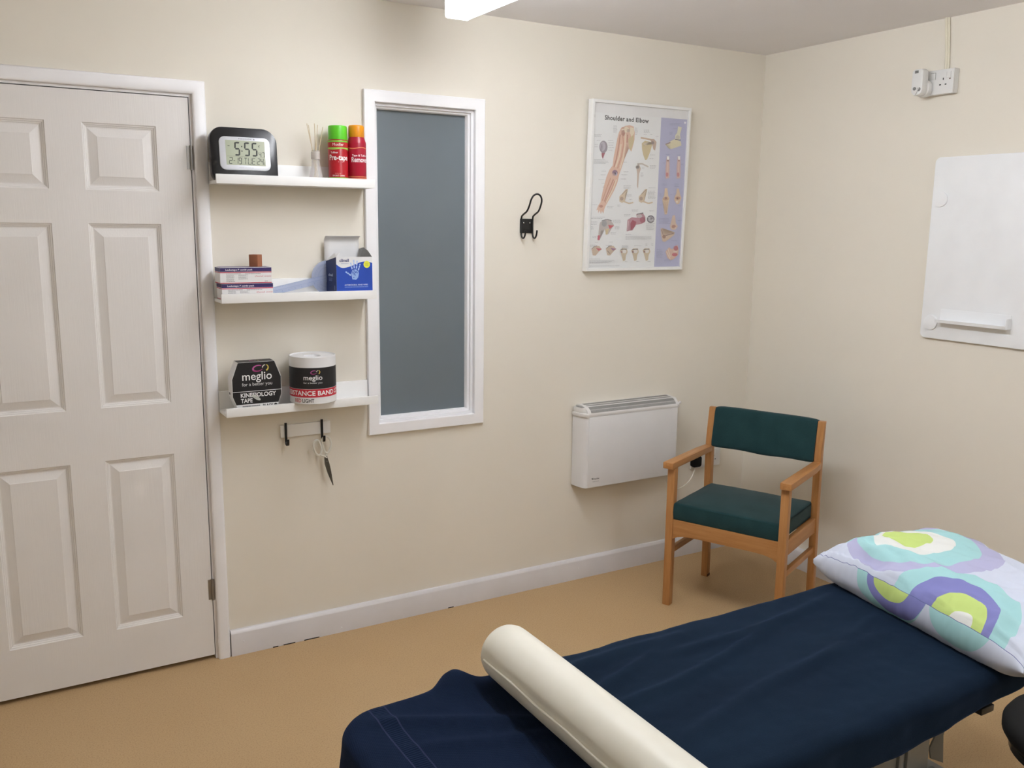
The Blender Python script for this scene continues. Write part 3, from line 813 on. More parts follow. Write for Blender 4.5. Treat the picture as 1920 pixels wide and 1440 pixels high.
    for k in range(26):
        rr = random.Random(k); P.poly(circle(ox + rr.uniform(-0.011, 0.011), oy + rr.uniform(-0.010, 0.020), rr.uniform(0.0008, 0.0022), 6), BLU)
    P.text('ANTIMICROBIAL HAND WIPES', w / 2 + 0.006, 0.0375, 0.0072, (226, 232, 246), 'CENTER', 0.01, width=0.088)
    bars(P, 0.030, 0.0315, 0.088, 1, 0.002, (160, 186, 236), 0.002, 0.0)
    P.done('printed_front', root)
    g = frame(BL, FL - BL, U); ws = (FL - BL).length; P = Print(g, 0.0004)
    P.poly([(0, 0), (ws, 0), (ws, hh - 0.0005), (0, hh - 0.0185)], (26, 44, 98)); P.up()
    P.text('clinell', ws / 2, 0.070, 0.014, (186, 198, 226), 'CENTER', 0.02, width=0.034); bars(P, ws / 2 - 0.014, 0.062, 0.028, 3, 0.004, (120, 138, 184), 0.0015, 0.2)
    P.rect(ws - 0.018, 0.022, ws - 0.010, 0.038, (90, 104, 150))
    P.done('printed_side', root)
wipes()

# ------------------------------------------------------------------ octagonal tape box and resistance band tub
def logo(P, cx, cy, k):
    """two interlaced loops, pink and yellow, as on both packs"""
    def arc(x, y, rx, ry, a0, a1, w0, w1, c, rot=0.0, n=18):
        pts = []
        for i in range(n + 1):
            t = R(a0 + (a1 - a0) * i / n); px, py = rx * math.cos(t), ry * math.sin(t)
            pts.append((cx + k * (x + px * math.cos(rot) - py * math.sin(rot)), cy + k * (y + px * math.sin(rot) + py * math.cos(rot))))
        for i in range(n): P.line([pts[i], pts[i + 1]], k * (w0 + (w1 - w0) * i / n), c)
    arc(-0.18, 0.02, 0.34, 0.20, 40, 200, 0.05, 0.13, (198, 96, 168), 0.15); arc(-0.18, 0.02, 0.34, 0.20, 200, 330, 0.13, 0.04, (160, 50, 116), 0.15)
    arc(0.36, 0.04, 0.17, 0.20, 100, -60, 0.05, 0.12, (222, 200, 90), -0.3); arc(0.30, 0.04, 0.17, 0.20, 100, 190, 0.05, 0.08, (228, 226, 214), -0.3)
def oct_box():
    x0, y0 = -2.435, -0.1085
    root = thing('tape_pack', (x0, -0.08, B2), 'black octagonal tape box with white sides on lowest ledge', 'box')
    f = frame((x0, y0, B2), (1, 0, 0), (0, 0, 1))
    oc = [(-0.063, 0), (0.063, 0), (0.085, 0.056), (0.085, 0.118), (0.063, 0.174), (-0.063, 0.174), (-0.085, 0.118), (-0.085, 0.056)]
    b = BM(); prism(b, oc, f, -0.056, 0.0, 0.0008); link('carton', b, 'card', root, smooth=False)
    P = Print(f, 0.0003); K = (22, 22, 24); W = (240, 240, 240)
    P.poly([(0.0725, 0.0275), (0.0835, 0.0565), (0.0835, 0.117), (0.0625, 0.1732), (-0.0625, 0.1732), (-0.0835, 0.117), (-0.0835, 0.0565), (-0.0725, 0.0275)], K); P.up()
    P.rect(-0.084, 0.0715, 0.085, 0.0732, W)
    P.text('meglio', 0.001, 0.1115, 0.040, W, 'CENTER', 0.007, width=0.102)
    P.text('for a better you', 0.001, 0.0915, 0.0165, (206, 206, 206), 'CENTER', 0.006, width=0.104)
    P.text('KINESIOLOGY', -0.057, 0.0525, 0.0205, W, 'LEFT', 0.022, width=0.122)
    P.text('TAPE', -0.057, 0.0335, 0.0205, W, 'LEFT', 0.022, width=0.040)
    logo(P, 0.014, 0.1500, 0.050); P.up()
    P.poly([(-0.004 + 0.014 * math.cos(t / 20 * 2 * PI) - 0.004 * math.sin(t / 20 * 2 * PI), 0.049 - 0.006 * math.cos(t / 20 * 2 * PI) + 0.009 * math.sin(t / 20 * 2 * PI)) for t in range(20)], (196, 196, 190)); P.up()
    for k in range(4): P.line([(-0.012 + k * 0.004, 0.049 - k * 0.001), (-0.006 + k * 0.004, 0.043 - k * 0.001 + 0.006)], 0.0007, (120, 120, 118))
    P.text('BLACK', 0.018, 0.0125, 0.0165, K, 'LEFT', 0.025, width=0.037); P.poly(circle(0.0625, 0.0190, 0.0058, 18), K); bars(P, -0.052, 0.019, 0.060, 1, 0.003, (130, 130, 130), 0.004, 0.0)
    P.done('printed_front', root)
    g = frame((x0, y0, B2 + 0.174), (1, 0, 0), (0, 1, 0)); P = Print(g, 0.0003)
    P.rect(-0.062, 0.0005, 0.062, 0.0555, (38, 38, 40)); P.up(); logo(P, 0.0, 0.030, 0.030); P.done('printed_top', root)
    g = frame((x0 - 0.085, y0 + 0.056, B2), (0, -1, 0), (0, 0, 1)); P = Print(g, 0.0003); P.rect(0.012, 0.060, 0.028, 0.068, (60, 60, 60)); P.done('printed_end', root)
oct_box()
def tub():
    cx, cy, r, z0, h = -2.2325, -0.0965, 0.0815, SHELF_Z[2] + 0.0308, 0.166
    root = thing('resistance_band_tub', (cx, cy, z0), 'white round tub with black band and red stripe', 'tub')
    b = BM(); lathe(b, [(r - 0.0015, 0), (r, 0.001), (r, h - 0.001), (r - 0.001, h), (r - 0.004, h), (r - 0.005, h - 0.004), (0.030, h - 0.004), (0.029, h - 0.012), (0.0, h - 0.012)], (cx, cy, z0), 72, True, False)
    link('tub_body', b, 'card', root, angle=35)
    f = cyl_frame(cx, cy, z0, r, math.atan2(-3.1, -0.98)); w = PI * r
    P = Print(f, curved=True); K = (24, 24, 27); RD = (196, 38, 56); W = (242, 242, 242)
    P.strip(-w, 0.0545, w, 0.1295, K, 72); P.strip(-w, 0.0245, w, 0.0535, RD, 72); P.up()
    P.text('meglio', 0.0, 0.0865, 0.025, W, 'CENTER', 0.007, width=0.066)
    P.text('for a better you', 0.0, 0.0735, 0.009, (206, 206, 206), 'CENTER', 0.008, width=0.066)
    logo(P, 0.009, 0.113, 0.030)
    P.text('RESISTANCE BAND', -0.127, 0.0315, 0.0225, W, 'LEFT', 0.022, width=0.209)
    P.text('LATEX', 0.0885, 0.0415, 0.0095, W, 'LEFT', 0.012); P.text('FREE', 0.0885, 0.0310, 0.0095, W, 'LEFT', 0.012)
    P.text('RED', -0.070, 0.0065, 0.0185, RD, 'LEFT', 0.018, width=0.026); P.text('LIGHT', -0.039, 0.0065, 0.0185, K, 'LEFT', 0.018, width=0.042)
    P.done('printed_label', root)
tub()

# ------------------------------------------------------------------ hook rail and scissors
def hook_rail():
    root = thing('hook_rail', (-2.2375, 0, 0.828), 'small white rail with two black hooks below the ledges', 'hook rail')
    b = BM(); box(b, (-2.331, -0.013, 0.805), (-2.1435, -0.0005, 0.851), 0.0015); link('plate', b, 'shelf', root)
    for x in (-2.3135, -2.1775):
        b = BM(); pts = [(x, -0.016, 0.860), (x, -0.0165, 0.800), (x, -0.017, 0.788), (x, -0.022, 0.781), (x, -0.034, 0.780), (x, -0.040, 0.786), (x, -0.041, 0.803)]
        pts = catmull(pts, 5)
        rings = []
        for i, p in enumerate(pts):
            t = (pts[min(i + 1, len(pts) - 1)] - pts[max(i - 1, 0)]).normalized(); nrm = Vector((1, 0, 0)).cross(t).normalized()
            rings.append([b.verts.new(p + Vector((sx * 0.0042, 0, 0)) + nrm * sy * 0.0018) for sx, sy in ((-1, -1), (1, -1), (1, 1), (-1, 1))])
        for A, B in zip(rings, rings[1:]):
            for k in range(4): b.faces.new((A[k], A[(k + 1) % 4], B[(k + 1) % 4], B[k]))
        b.faces.new(rings[0]); b.faces.new(rings[-1]); bmesh.ops.recalc_face_normals(b, faces=b.faces)
        link('hook', b, 'blackm', root, angle=30)
hook_rail()
def scissors():
    root = thing('scissors', (-2.170, -0.035, 0.722), 'scissors with white handles hanging point down from the rail', 'scissors')
    f = frame((-2.170, -0.034, 0.722), (1, 0, 0), (0, 0, 1))
    cr = lambda pts: [f(u, v, 0) for u, v in pts]
    def loop(name, pts, d, stem):
        b = BM(); n = len(pts); P = [Vector((u, v, 0)) for u, v in pts]; cl = []
        for i in range(n):
            a, p, q, e = P[i - 1], P[i], P[(i + 1) % n], P[(i + 2) % n]
            for k in range(5):
                t = k / 5; w = 0.5 * ((2 * p) + (q - a) * t + (2 * a - 5 * p + 4 * q - e) * t * t + (3 * p - a - 3 * q + e) * t ** 3); cl.append(f(w.x, w.y, d))
        tube(b, cl, 0.0040, 8, closed=True)
        tube(b, [f(u, v, d) for u, v in stem], [0.0042, 0.0050, 0.0046, 0.0035], 8, flat=0.6)
        return link(name, b, 'scissor', root)
    loop('handle', [(-0.040, 0.018), (-0.047, 0.040), (-0.046, 0.058), (-0.036, 0.066), (-0.026, 0.060), (-0.020, 0.044), (-0.018, 0.026), (-0.022, 0.012), (-0.030, 0.008)], 0.0015, [(-0.026, 0.010), (-0.016, 0.004), (-0.006, 0.0), (0.002, -0.006)])
    loop('handle', [(0.008, 0.012), (0.016, 0.026), (0.020, 0.046), (0.016, 0.064), (0.004, 0.0755), (-0.010, 0.070), (-0.014, 0.054), (-0.010, 0.034), (-0.003, 0.016)], -0.0015, [(0.004, 0.014), (0.003, 0.006), (0.0, 0.0), (-0.004, -0.006)])
    b = BM(); prism(b, [(-0.007, -0.001), (-0.001, 0.004), (0.005, -0.003), (0.009, -0.020), (0.0165, -0.060), (0.0255, -0.116), (0.0235, -0.1165), (0.004, -0.066), (-0.006, -0.030)], f, -0.0018, 0.0, 0.0003); link('blade', b, 'blade', root, smooth=False)
    b = BM(); prism(b, [(-0.004, -0.002), (0.003, 0.002), (0.006, -0.010), (0.012, -0.030), (0.018, -0.060), (0.0256, -0.1165), (0.022, -0.108), (0.001, -0.052), (-0.005, -0.024)], f, 0.0, 0.0016, 0.0003); link('blade', b, 'blade', root, smooth=False)
    b = BM(); prism(b, circle(0.0022, -0.020, 0.0028, 16), f, 0.0016, 0.0026, 0.0003); link('pivot_screw', b, 'steel', root)
scissors()

# ------------------------------------------------------------------ black double hook
def coat_hook():
    root = thing('coat_hook', (-1.291, 0, 1.578), 'black wire double coat hook screwed to the bare wall', 'hook')
    b = BM(); box(b, (-1.321, -0.006, 1.549), (-1.261, -0.0005, 1.607), 0.0015); link('plate', b, 'blackm', root)
    L = [(-1.318, -0.008, 1.550), (-1.318, -0.008, 1.608), (-1.318, -0.020, 1.622), (-1.318, -0.050, 1.636), (-1.3175, -0.068, 1.658), (-1.316, -0.078, 1.680), (-1.307, -0.082, 1.697), (-1.291, -0.0835, 1.7035)]
    Rr = [(-2.582 - x, y, z) for x, y, z in reversed(L[:-1])]
    b = BM(); tube(b, catmull(L + Rr, 7), 0.0036, 12); link('loop', b, 'blackm', root)
    for x in (-1.318, -1.264):
        b = BM(); tube(b, catmull([(x, -0.008, 1.560), (x, -0.009, 1.543), (x, -0.016, 1.531), (x, -0.028, 1.530), (x, -0.038, 1.541), (x, -0.043, 1.561)], 7), 0.0036, 12); link('prong', b, 'blackm', root)
    for x in (-1.3065, -1.2775):
        b = BM(); bmesh.ops.create_uvsphere(b, u_segments=14, v_segments=8, radius=0.0035, matrix=Matrix.Translation((x, -0.0065, 1.590))); link('screw', b, 'chrome', root)
coat_hook()

# ------------------------------------------------------------------ anatomy poster
def poster():
    tilt = R(1.4)
    xl, xr, zb, zt, dep = -1.0075, -0.4775, 1.390, 2.096, 0.030
    root = thing('framed_poster', ((xl + xr) / 2, 0, zb), 'white-framed anatomy poster of the shoulder and elbow', 'poster')
    F0 = frame((xl, -0.0315, zb), (1, 0, 0), (0, -math.sin(tilt), math.cos(tilt)))
    W, Hh = xr - xl, (zt - zb) / math.cos(tilt); t = 0.0125
    b = BM()
    prof = [(0, -0.030), (0, -0.001), (0.001, 0.0), (t - 0.001, 0.0), (t, -0.001), (t, -0.006), (t, -0.030)]
    rings = []
    for (cu, cv, su, sv) in ((0, 0, 1, 1), (W, 0, -1, 1), (W, Hh, -1, -1), (0, Hh, 1, -1)):
        rings.append([b.verts.new(F0(cu + su * d, cv + sv * d, h)) for d, h in prof])
    for i in range(4):
        A, B = rings[i], rings[(i + 1) % 4]; n = len(prof)
        for k in range(n): b.faces.new((A[k], A[(k + 1) % n], B[(k + 1) % n], B[k]))
    bmesh.ops.recalc_face_normals(b, faces=b.faces); link('frame', b, 'poster', root, angle=30)
    b = BM(); prism(b, [(t - 0.002, t - 0.002), (W - t + 0.002, t - 0.002), (W - t + 0.002, Hh - t + 0.002), (t - 0.002, Hh - t + 0.002)], F0, -0.011, -0.008); link('sheet', b, 'card', root, smooth=False)
    h = homog([(152, 120), (820, 182), (752, 1326), (117, 1330)], [(t, Hh - t), (W - t, Hh - t), (W - t, t), (t, t)])
    P = Print(F0, -0.0077, 0.00006)
    def poly(pts, c): P.poly([h(x, y) for x, y in pts], c)
    def line(pts, w, c): P.line([h(x, y) for x, y in pts], w, c)
    def blob(x, y, rx, ry, c, rot=0.0, n=18):
        poly([(x + rx * math.cos(2 * PI * k / n) * math.cos(rot) - ry * math.sin(2 * PI * k / n) * math.sin(rot), y + rx * math.cos(2 * PI * k / n) * math.sin(rot) + ry * math.sin(2 * PI * k / n) * math.cos(rot)) for k in range(n)], c)
    def cap(x, y, w, n=1, dh=9, c=(168, 168, 172), seed=0):
        rnd = random.Random(int(x * 7 + y * 13) + seed)
        for k in range(n):
            q = x
            e = x + w * rnd.uniform(0.75, 1.0)
            while q < e:
                L = rnd.uniform(6, 15); poly([(q, y + k * dh), (min(q + L, e), y + k * dh + 0.5), (min(q + L, e), y + k * dh + 3.2), (q, y + k * dh + 2.7)], c); q += L + 3
    poly([(140, 195), (818, 250), (752, 1324), (119, 1328)], (236, 238, 238)); P.up()
    poly([(626, 232), (812, 247), (757, 1322), (577, 1325)], (178, 180, 212)); P.up()
    # title in a bold slab face
    K = (34, 34, 38)
    g = homog([(225, 250), (537, 271), (537, 300), (225, 279)], [(0, 0), (1, 0), (1, -0.1), (0, -0.1)])
    u0, v0 = h(226, 247); u1, v1 = h(537, 270)
    ang = math.atan2(v1 - v0, u1 - u0)
    P.text('Shoulder and Elbow', u0, v0 - 0.0010, 0.0250, K, 'LEFT', 0.034, width=u1 - u0, space=1.1)
    SK, SK2, SK3, BN, RED, PUR, TAN = (222, 182, 158), (204, 152, 126), (186, 130, 108), (232, 218, 190), (176, 96, 110), (142, 104, 128), (206, 188, 142)
    GR = (168, 164, 162)
    # the long arm
    arm = [(341, 312), (372, 296), (402, 290), (430, 300), (438, 345), (436, 400), (424, 452), (414, 486), (398, 462), (384, 420), (374, 480), (366, 540), (345, 610), (330, 655), (318, 712), (296, 768), (262, 835), (238, 880), (228, 905), (222, 938), (212, 918), (204, 940), (196, 914), (186, 936), (184, 908), (172, 916), (186, 878), (200, 858), (208, 815), (222, 745), (242, 668), (262, 618), (284, 588), (290, 530), (304, 455), (314, 395), (326, 345)]
    poly(arm, SK); P.up()
    poly([(345, 318), (378, 300), (398, 312), (382, 345), (352, 352)], BN); poly([(405, 305), (432, 312), (434, 350), (415, 380), (404, 345)], BN)
    poly([(392, 395), (428, 360), (432, 410), (412, 480), (398, 450)], TAN)
    for pts, c in (([(350, 345), (360, 430), (345, 520), (318, 610)], SK2), ([(335, 360), (325, 450), (310, 540), (292, 600)], SK3), ([(372, 350), (370, 440), (356, 540), (335, 610)], BN), ([(388, 360), (384, 420)], SK3),
                   ([(290, 690), (262, 760), (228, 850)], SK3), ([(270, 680), (245, 750), (214, 845)], SK2), ([(312, 690), (285, 765), (240, 855)], BN), ([(300, 700), (272, 775), (232, 860)], SK2), ([(342, 430), (330, 520), (305, 600)], BN)):
        line(pts, 0.0052, c)
    poly([(345, 330), (362, 325), (372, 350), (360, 372), (344, 362)], SK3); blob(392, 330, 14, 12, (190, 170, 150)); blob(355, 312, 12, 7, SK2)
    P.up(); blob(300, 640, 19, 20, PUR); blob(306, 650, 11, 13, (196, 190, 214)); blob(290, 655, 9, 10, (206, 170, 160)); P.up(); blob(302, 645, 6, 8, (80, 60, 84)); blob(205, 885, 14, 10, SK3)
    # small plates in the white field
    blob(218, 452, 29, 46, (152, 142, 152)); poly([(205, 495), (230, 495), (214, 542), (207, 520)], (158, 62, 84)); P.up(); blob(214, 447, 19, 34, (184, 176, 188)); blob(207, 452, 7, 26, (120, 108, 120)); P.up()
    poly([(488, 425), (510, 405), (555, 415), (560, 440), (548, 485), (525, 545), (512, 548), (498, 510), (490, 470)], TAN); line([(480, 384), (520, 390), (560, 400)], 0.007, (206, 178, 150)); poly([(545, 392), (575, 392), (592, 415), (588, 445), (582, 478), (570, 470), (560, 430)], (198, 172, 152)); poly([(495, 428), (545, 410), (560, 430), (510, 440)], (226, 210, 180)); P.up(); blob(565, 420, 10, 12, (150, 130, 124))
    line([(456, 578), (490, 575), (535, 598)], 0.006, (202, 192, 180)); poly([(448, 590), (470, 582), (482, 610), (470, 650), (462, 760), (455, 740), (456, 650)], (206, 186, 170)); blob(458, 600, 13, 13, GR)
    for ox in (0, 136):
        poly([(332 + ox, 815), (350 + ox, 795), (375 + ox, 762), (392 + ox, 760), (372 + ox, 800), (372 + ox, 845), (352 + ox, 862), (332 + ox, 850)], (214, 194, 164)); line([(360 + ox, 850), (400 + ox, 865), (430 + ox, 858)], 0.006, (214, 192, 162)); P.up(); blob(348 + ox, 830, 12, 14, (176, 150, 132)); line([(350 + ox, 800), (384 + ox, 765)], 0.002, (130, 110, 104))
    # shoulder muscle plates
    poly([(200, 1000), (235, 978), (275, 990), (295, 1020), (258, 1085), (240, 1090), (232, 1050), (206, 1060), (198, 1125), (184, 1130), (190, 1060), (194, 1020)], (186, 176, 172)); P.up(); poly([(255, 1020), (298, 1025), (265, 1050)], (196, 72, 84)); poly([(184, 1095), (200, 1095), (196, 1130), (182, 1128)], (188, 60, 90)); poly([(236, 1050), (262, 1045), (250, 1090), (238, 1088)], TAN); blob(228, 1010, 18, 22, (150, 150, 150)); line([(210, 990), (250, 980), (280, 990)], 0.003, (96, 98, 98))
    poly([(390, 985), (420, 965), (455, 970), (450, 945), (495, 932), (515, 965), (512, 1000), (485, 1015), (450, 1020), (425, 1060), (408, 1062), (405, 1010), (396, 1065), (384, 1068)], (182, 130, 142)); P.up(); poly([(425, 985), (452, 1000), (440, 1035), (412, 1062), (410, 1010)], (164, 52, 78)); blob(495, 985, 20, 22, (168, 84, 104)); blob(472, 958, 20, 14, (196, 182, 186)); line([(455, 945), (500, 935)], 0.005, (110, 104, 104)); line([(398, 990), (392, 1060)], 0.003, (220, 190, 190))
    blob(552, 980, 27, 28, (104, 100, 108)); P.up(); blob(552, 980, 19, 19, (176, 172, 178)); P.up(); blob(556, 976, 10, 9, (110, 106, 114)); line([(530, 965), (575, 990)], 0.002, (210, 206, 210))
    for ox, c in ((0, (192, 60, 84)), (100, (150, 96, 140))):
        poly([(140 + ox, 1190), (165 + ox, 1170), (195 + ox, 1172), (212 + ox, 1195), (190 + ox, 1215), (170 + ox, 1240), (150 + ox, 1238)], (198, 176, 152)); P.up(); poly([(172 + ox, 1186), (214 + ox, 1192), (190 + ox, 1206)], c); line([(145 + ox, 1190), (160 + ox, 1174), (180 + ox, 1170)], 0.003, (118, 112, 112))
    line([(250, 1205), (270, 1228)], 0.002, (40, 40, 40))
    for ox in (0, 78, 158):
        poly([(338 + ox, 1205), (352 + ox, 1190), (385 + ox, 1192), (392 + ox, 1215), (380 + ox, 1240), (376 + ox, 1275), (360 + ox, 1282), (352 + ox, 1250), (345 + ox, 1225)], (206, 188, 158)); P.up(); blob(368 + ox, 1212, 15, 13, (226, 222, 216)); line([(345 + ox, 1200), (385 + ox, 1196)], 0.004, (104, 100, 98)); blob(350 + ox, 1215, 7, 7, (150, 104, 100)); P.up()
    # plates in the lilac column
    poly([(745, 298), (772, 305), (758, 360), (762, 390), (745, 402), (724, 388), (724, 365), (738, 345)], (222, 220, 190)); poly([(652, 436), (700, 402), (720, 392), (764, 410), (768, 440), (700, 466), (678, 462), (700, 430), (660, 440)], (220, 212, 176)); P.up(); blob(742, 380, 14, 16, (196, 192, 176)); line([(724, 395), (764, 400)], 0.003, (90, 84, 96)); line([(655, 432), (690, 418)], 0.005, (150, 130, 130))
    for ox in (0, 78):
        poly([(664 + ox, 520), (682 + ox, 520), (684 + ox, 600), (682 + ox, 680), (656 + ox, 685), (656 + ox, 600)], (212, 178, 172)); P.up(); poly([(665 + ox, 520), (681 + ox, 520), (680 + ox, 545), (667 + ox, 545)], (240, 240, 238)); line([(672 + ox, 545), (670 + ox, 640)], 0.003, (230, 206, 180)); blob(666 + ox, 655, 9, 16, (196, 124, 124)); blob(672 + ox, 552, 5, 7, (120, 70, 80))
    poly([(650, 755), (668, 755), (674, 810), (684, 830), (676, 870), (666, 945), (650, 948), (648, 870), (632, 835), (646, 808)], (222, 196, 164)); P.up(); blob(658, 832, 20, 14, (202, 162, 132)); line([(652, 850), (656, 935)], 0.002, (150, 110, 90)); line([(666, 850), (662, 935)], 0.002, (150, 110, 90)); blob(658, 828, 7, 9, (150, 100, 90))
    poly([(735, 758), (750, 758), (758, 800), (768, 826), (752, 868), (734, 872), (716, 840), (722, 812), (732, 795)], (216, 188, 158)); P.up(); blob(742, 828, 17, 12, (188, 138, 112)); blob(740, 830, 6, 6, (100, 64, 60)); blob(736, 855, 8, 8, (232, 216, 196))
    poly([(705, 955), (722, 952), (728, 1010), (742, 1035), (722, 1058), (698, 1058), (686, 1036), (702, 1010)], (214, 188, 166)); P.up(); blob(713, 1035, 15, 12, (180, 128, 108)); blob(724, 1046, 7, 8, (222, 198, 180))
    poly([(620, 1050), (632, 1045), (640, 1082), (655, 1100), (720, 1076), (716, 1095), (680, 1125), (650, 1145), (634, 1140), (626, 1100)], (210, 184, 158)); P.up(); blob(645, 1108, 12, 13, (156, 116, 96)); line([(655, 1100), (712, 1085)], 0.003, (128, 96, 92)); line([(625, 1055), (640, 1100)], 0.002, (120, 92, 92))
    poly([(655, 1215), (680, 1185), (700, 1200), (740, 1168), (748, 1205), (744, 1240), (712, 1270), (690, 1280), (668, 1260)], (216, 180, 160)); P.up(); blob(728, 1192, 16, 18, (178, 82, 96)); blob(720, 1238, 20, 12, (190, 84, 96)); line([(672, 1195), (690, 1255)], 0.003, (236, 224, 206)); line([(662, 1215), (688, 1270)], 0.003, (236, 224, 206)); blob(724, 1215, 16, 6, (226, 206, 190)); P.up()
    # captions too small to read
    D = (120, 120, 126)
    for a in ((155, 357, 50, 3), (170, 402, 28, 1), (155, 432, 26, 1), (155, 448, 26, 1), (250, 402, 36, 1), (252, 420, 40, 1), (252, 437, 36, 1), (252, 455, 40, 1), (252, 475, 34, 1), (152, 545, 100, 4), (285, 295, 28, 6), (438, 310, 22, 6), (500, 325, 50, 3), (500, 358, 22, 1), (545, 358, 22, 1), (585, 370, 20, 1), (545, 508, 40, 1), (540, 536, 30, 1), (545, 588, 46, 3), (488, 605, 22, 1), (480, 640, 20, 4), (360, 562, 22, 1), (205, 628, 34, 1), (200, 655, 38, 1), (184, 690, 50, 1), (205, 715, 24, 1), (360, 632, 40, 1), (345, 655, 46, 1), (340, 685, 44, 1), (212, 745, 20, 1), (360, 735, 55, 3), (385, 800, 40, 2), (400, 835, 24, 1), (318, 875, 20, 2), (535, 750, 52, 1), (532, 775, 56, 7), (142, 872, 40, 1), (245, 885, 50, 2), (136, 962, 100, 2), (136, 995, 44, 3), (134, 1030, 20, 3), (285, 985, 60, 3), (300, 1030, 36, 3), (272, 1075, 40, 2), (145, 1100, 34, 2), (365, 945, 50, 2), (418, 910, 50, 2), (540, 918, 36, 1), (520, 1010, 60, 6), (375, 1088, 50, 1), (375, 1103, 200, 3), (165, 1142, 24, 1), (265, 1142, 28, 1), (130, 1162, 40, 2), (240, 1165, 30, 1), (350, 1168, 54, 3), (436, 1170, 56, 1), (515, 1158, 18, 2), (556, 1158, 16, 2), (128, 1262, 74, 1), (128, 1274, 200, 2), (128, 1290, 170, 1), (128, 1312, 230, 1), (372, 1284, 18, 1), (452, 1284, 20, 1), (530, 1284, 24, 1)):
        cap(a[0], a[1], a[2], a[3])
    for a in ((686, 276, 92, 2), (712, 312, 26, 1), (684, 340, 24, 3), (682, 400, 24, 1), (752, 455, 22, 1), (658, 504, 26, 1), (738, 508, 26, 1), (636, 568, 18, 1), (764, 578, 20, 1), (632, 722, 34, 2), (718, 722, 34, 3), (612, 795, 22, 3), (690, 800, 20, 1), (612, 875, 24, 1), (745, 882, 24, 1), (608, 975, 80, 5), (742, 990, 28, 1), (695, 1135, 50, 1), (592, 1200, 44, 7), (648, 1275, 60, 2)):
        cap(a[0], a[1], a[2], a[3], c=(138, 140, 176))
    poly([(787, 262), (803, 264), (800, 280), (788, 278)], (232, 232, 240)); line([(153, 212), (154, 232)], 0.0025, (120, 120, 130))
    P.done('printed_chart', root)
    b = BM(); prism(b, [(t, t), (W - t, t), (W - t, Hh - t), (t, Hh - t)], F0, -0.0045, -0.0030); link('glazing', b, 'picture_glass', root, smooth=False)
poster()

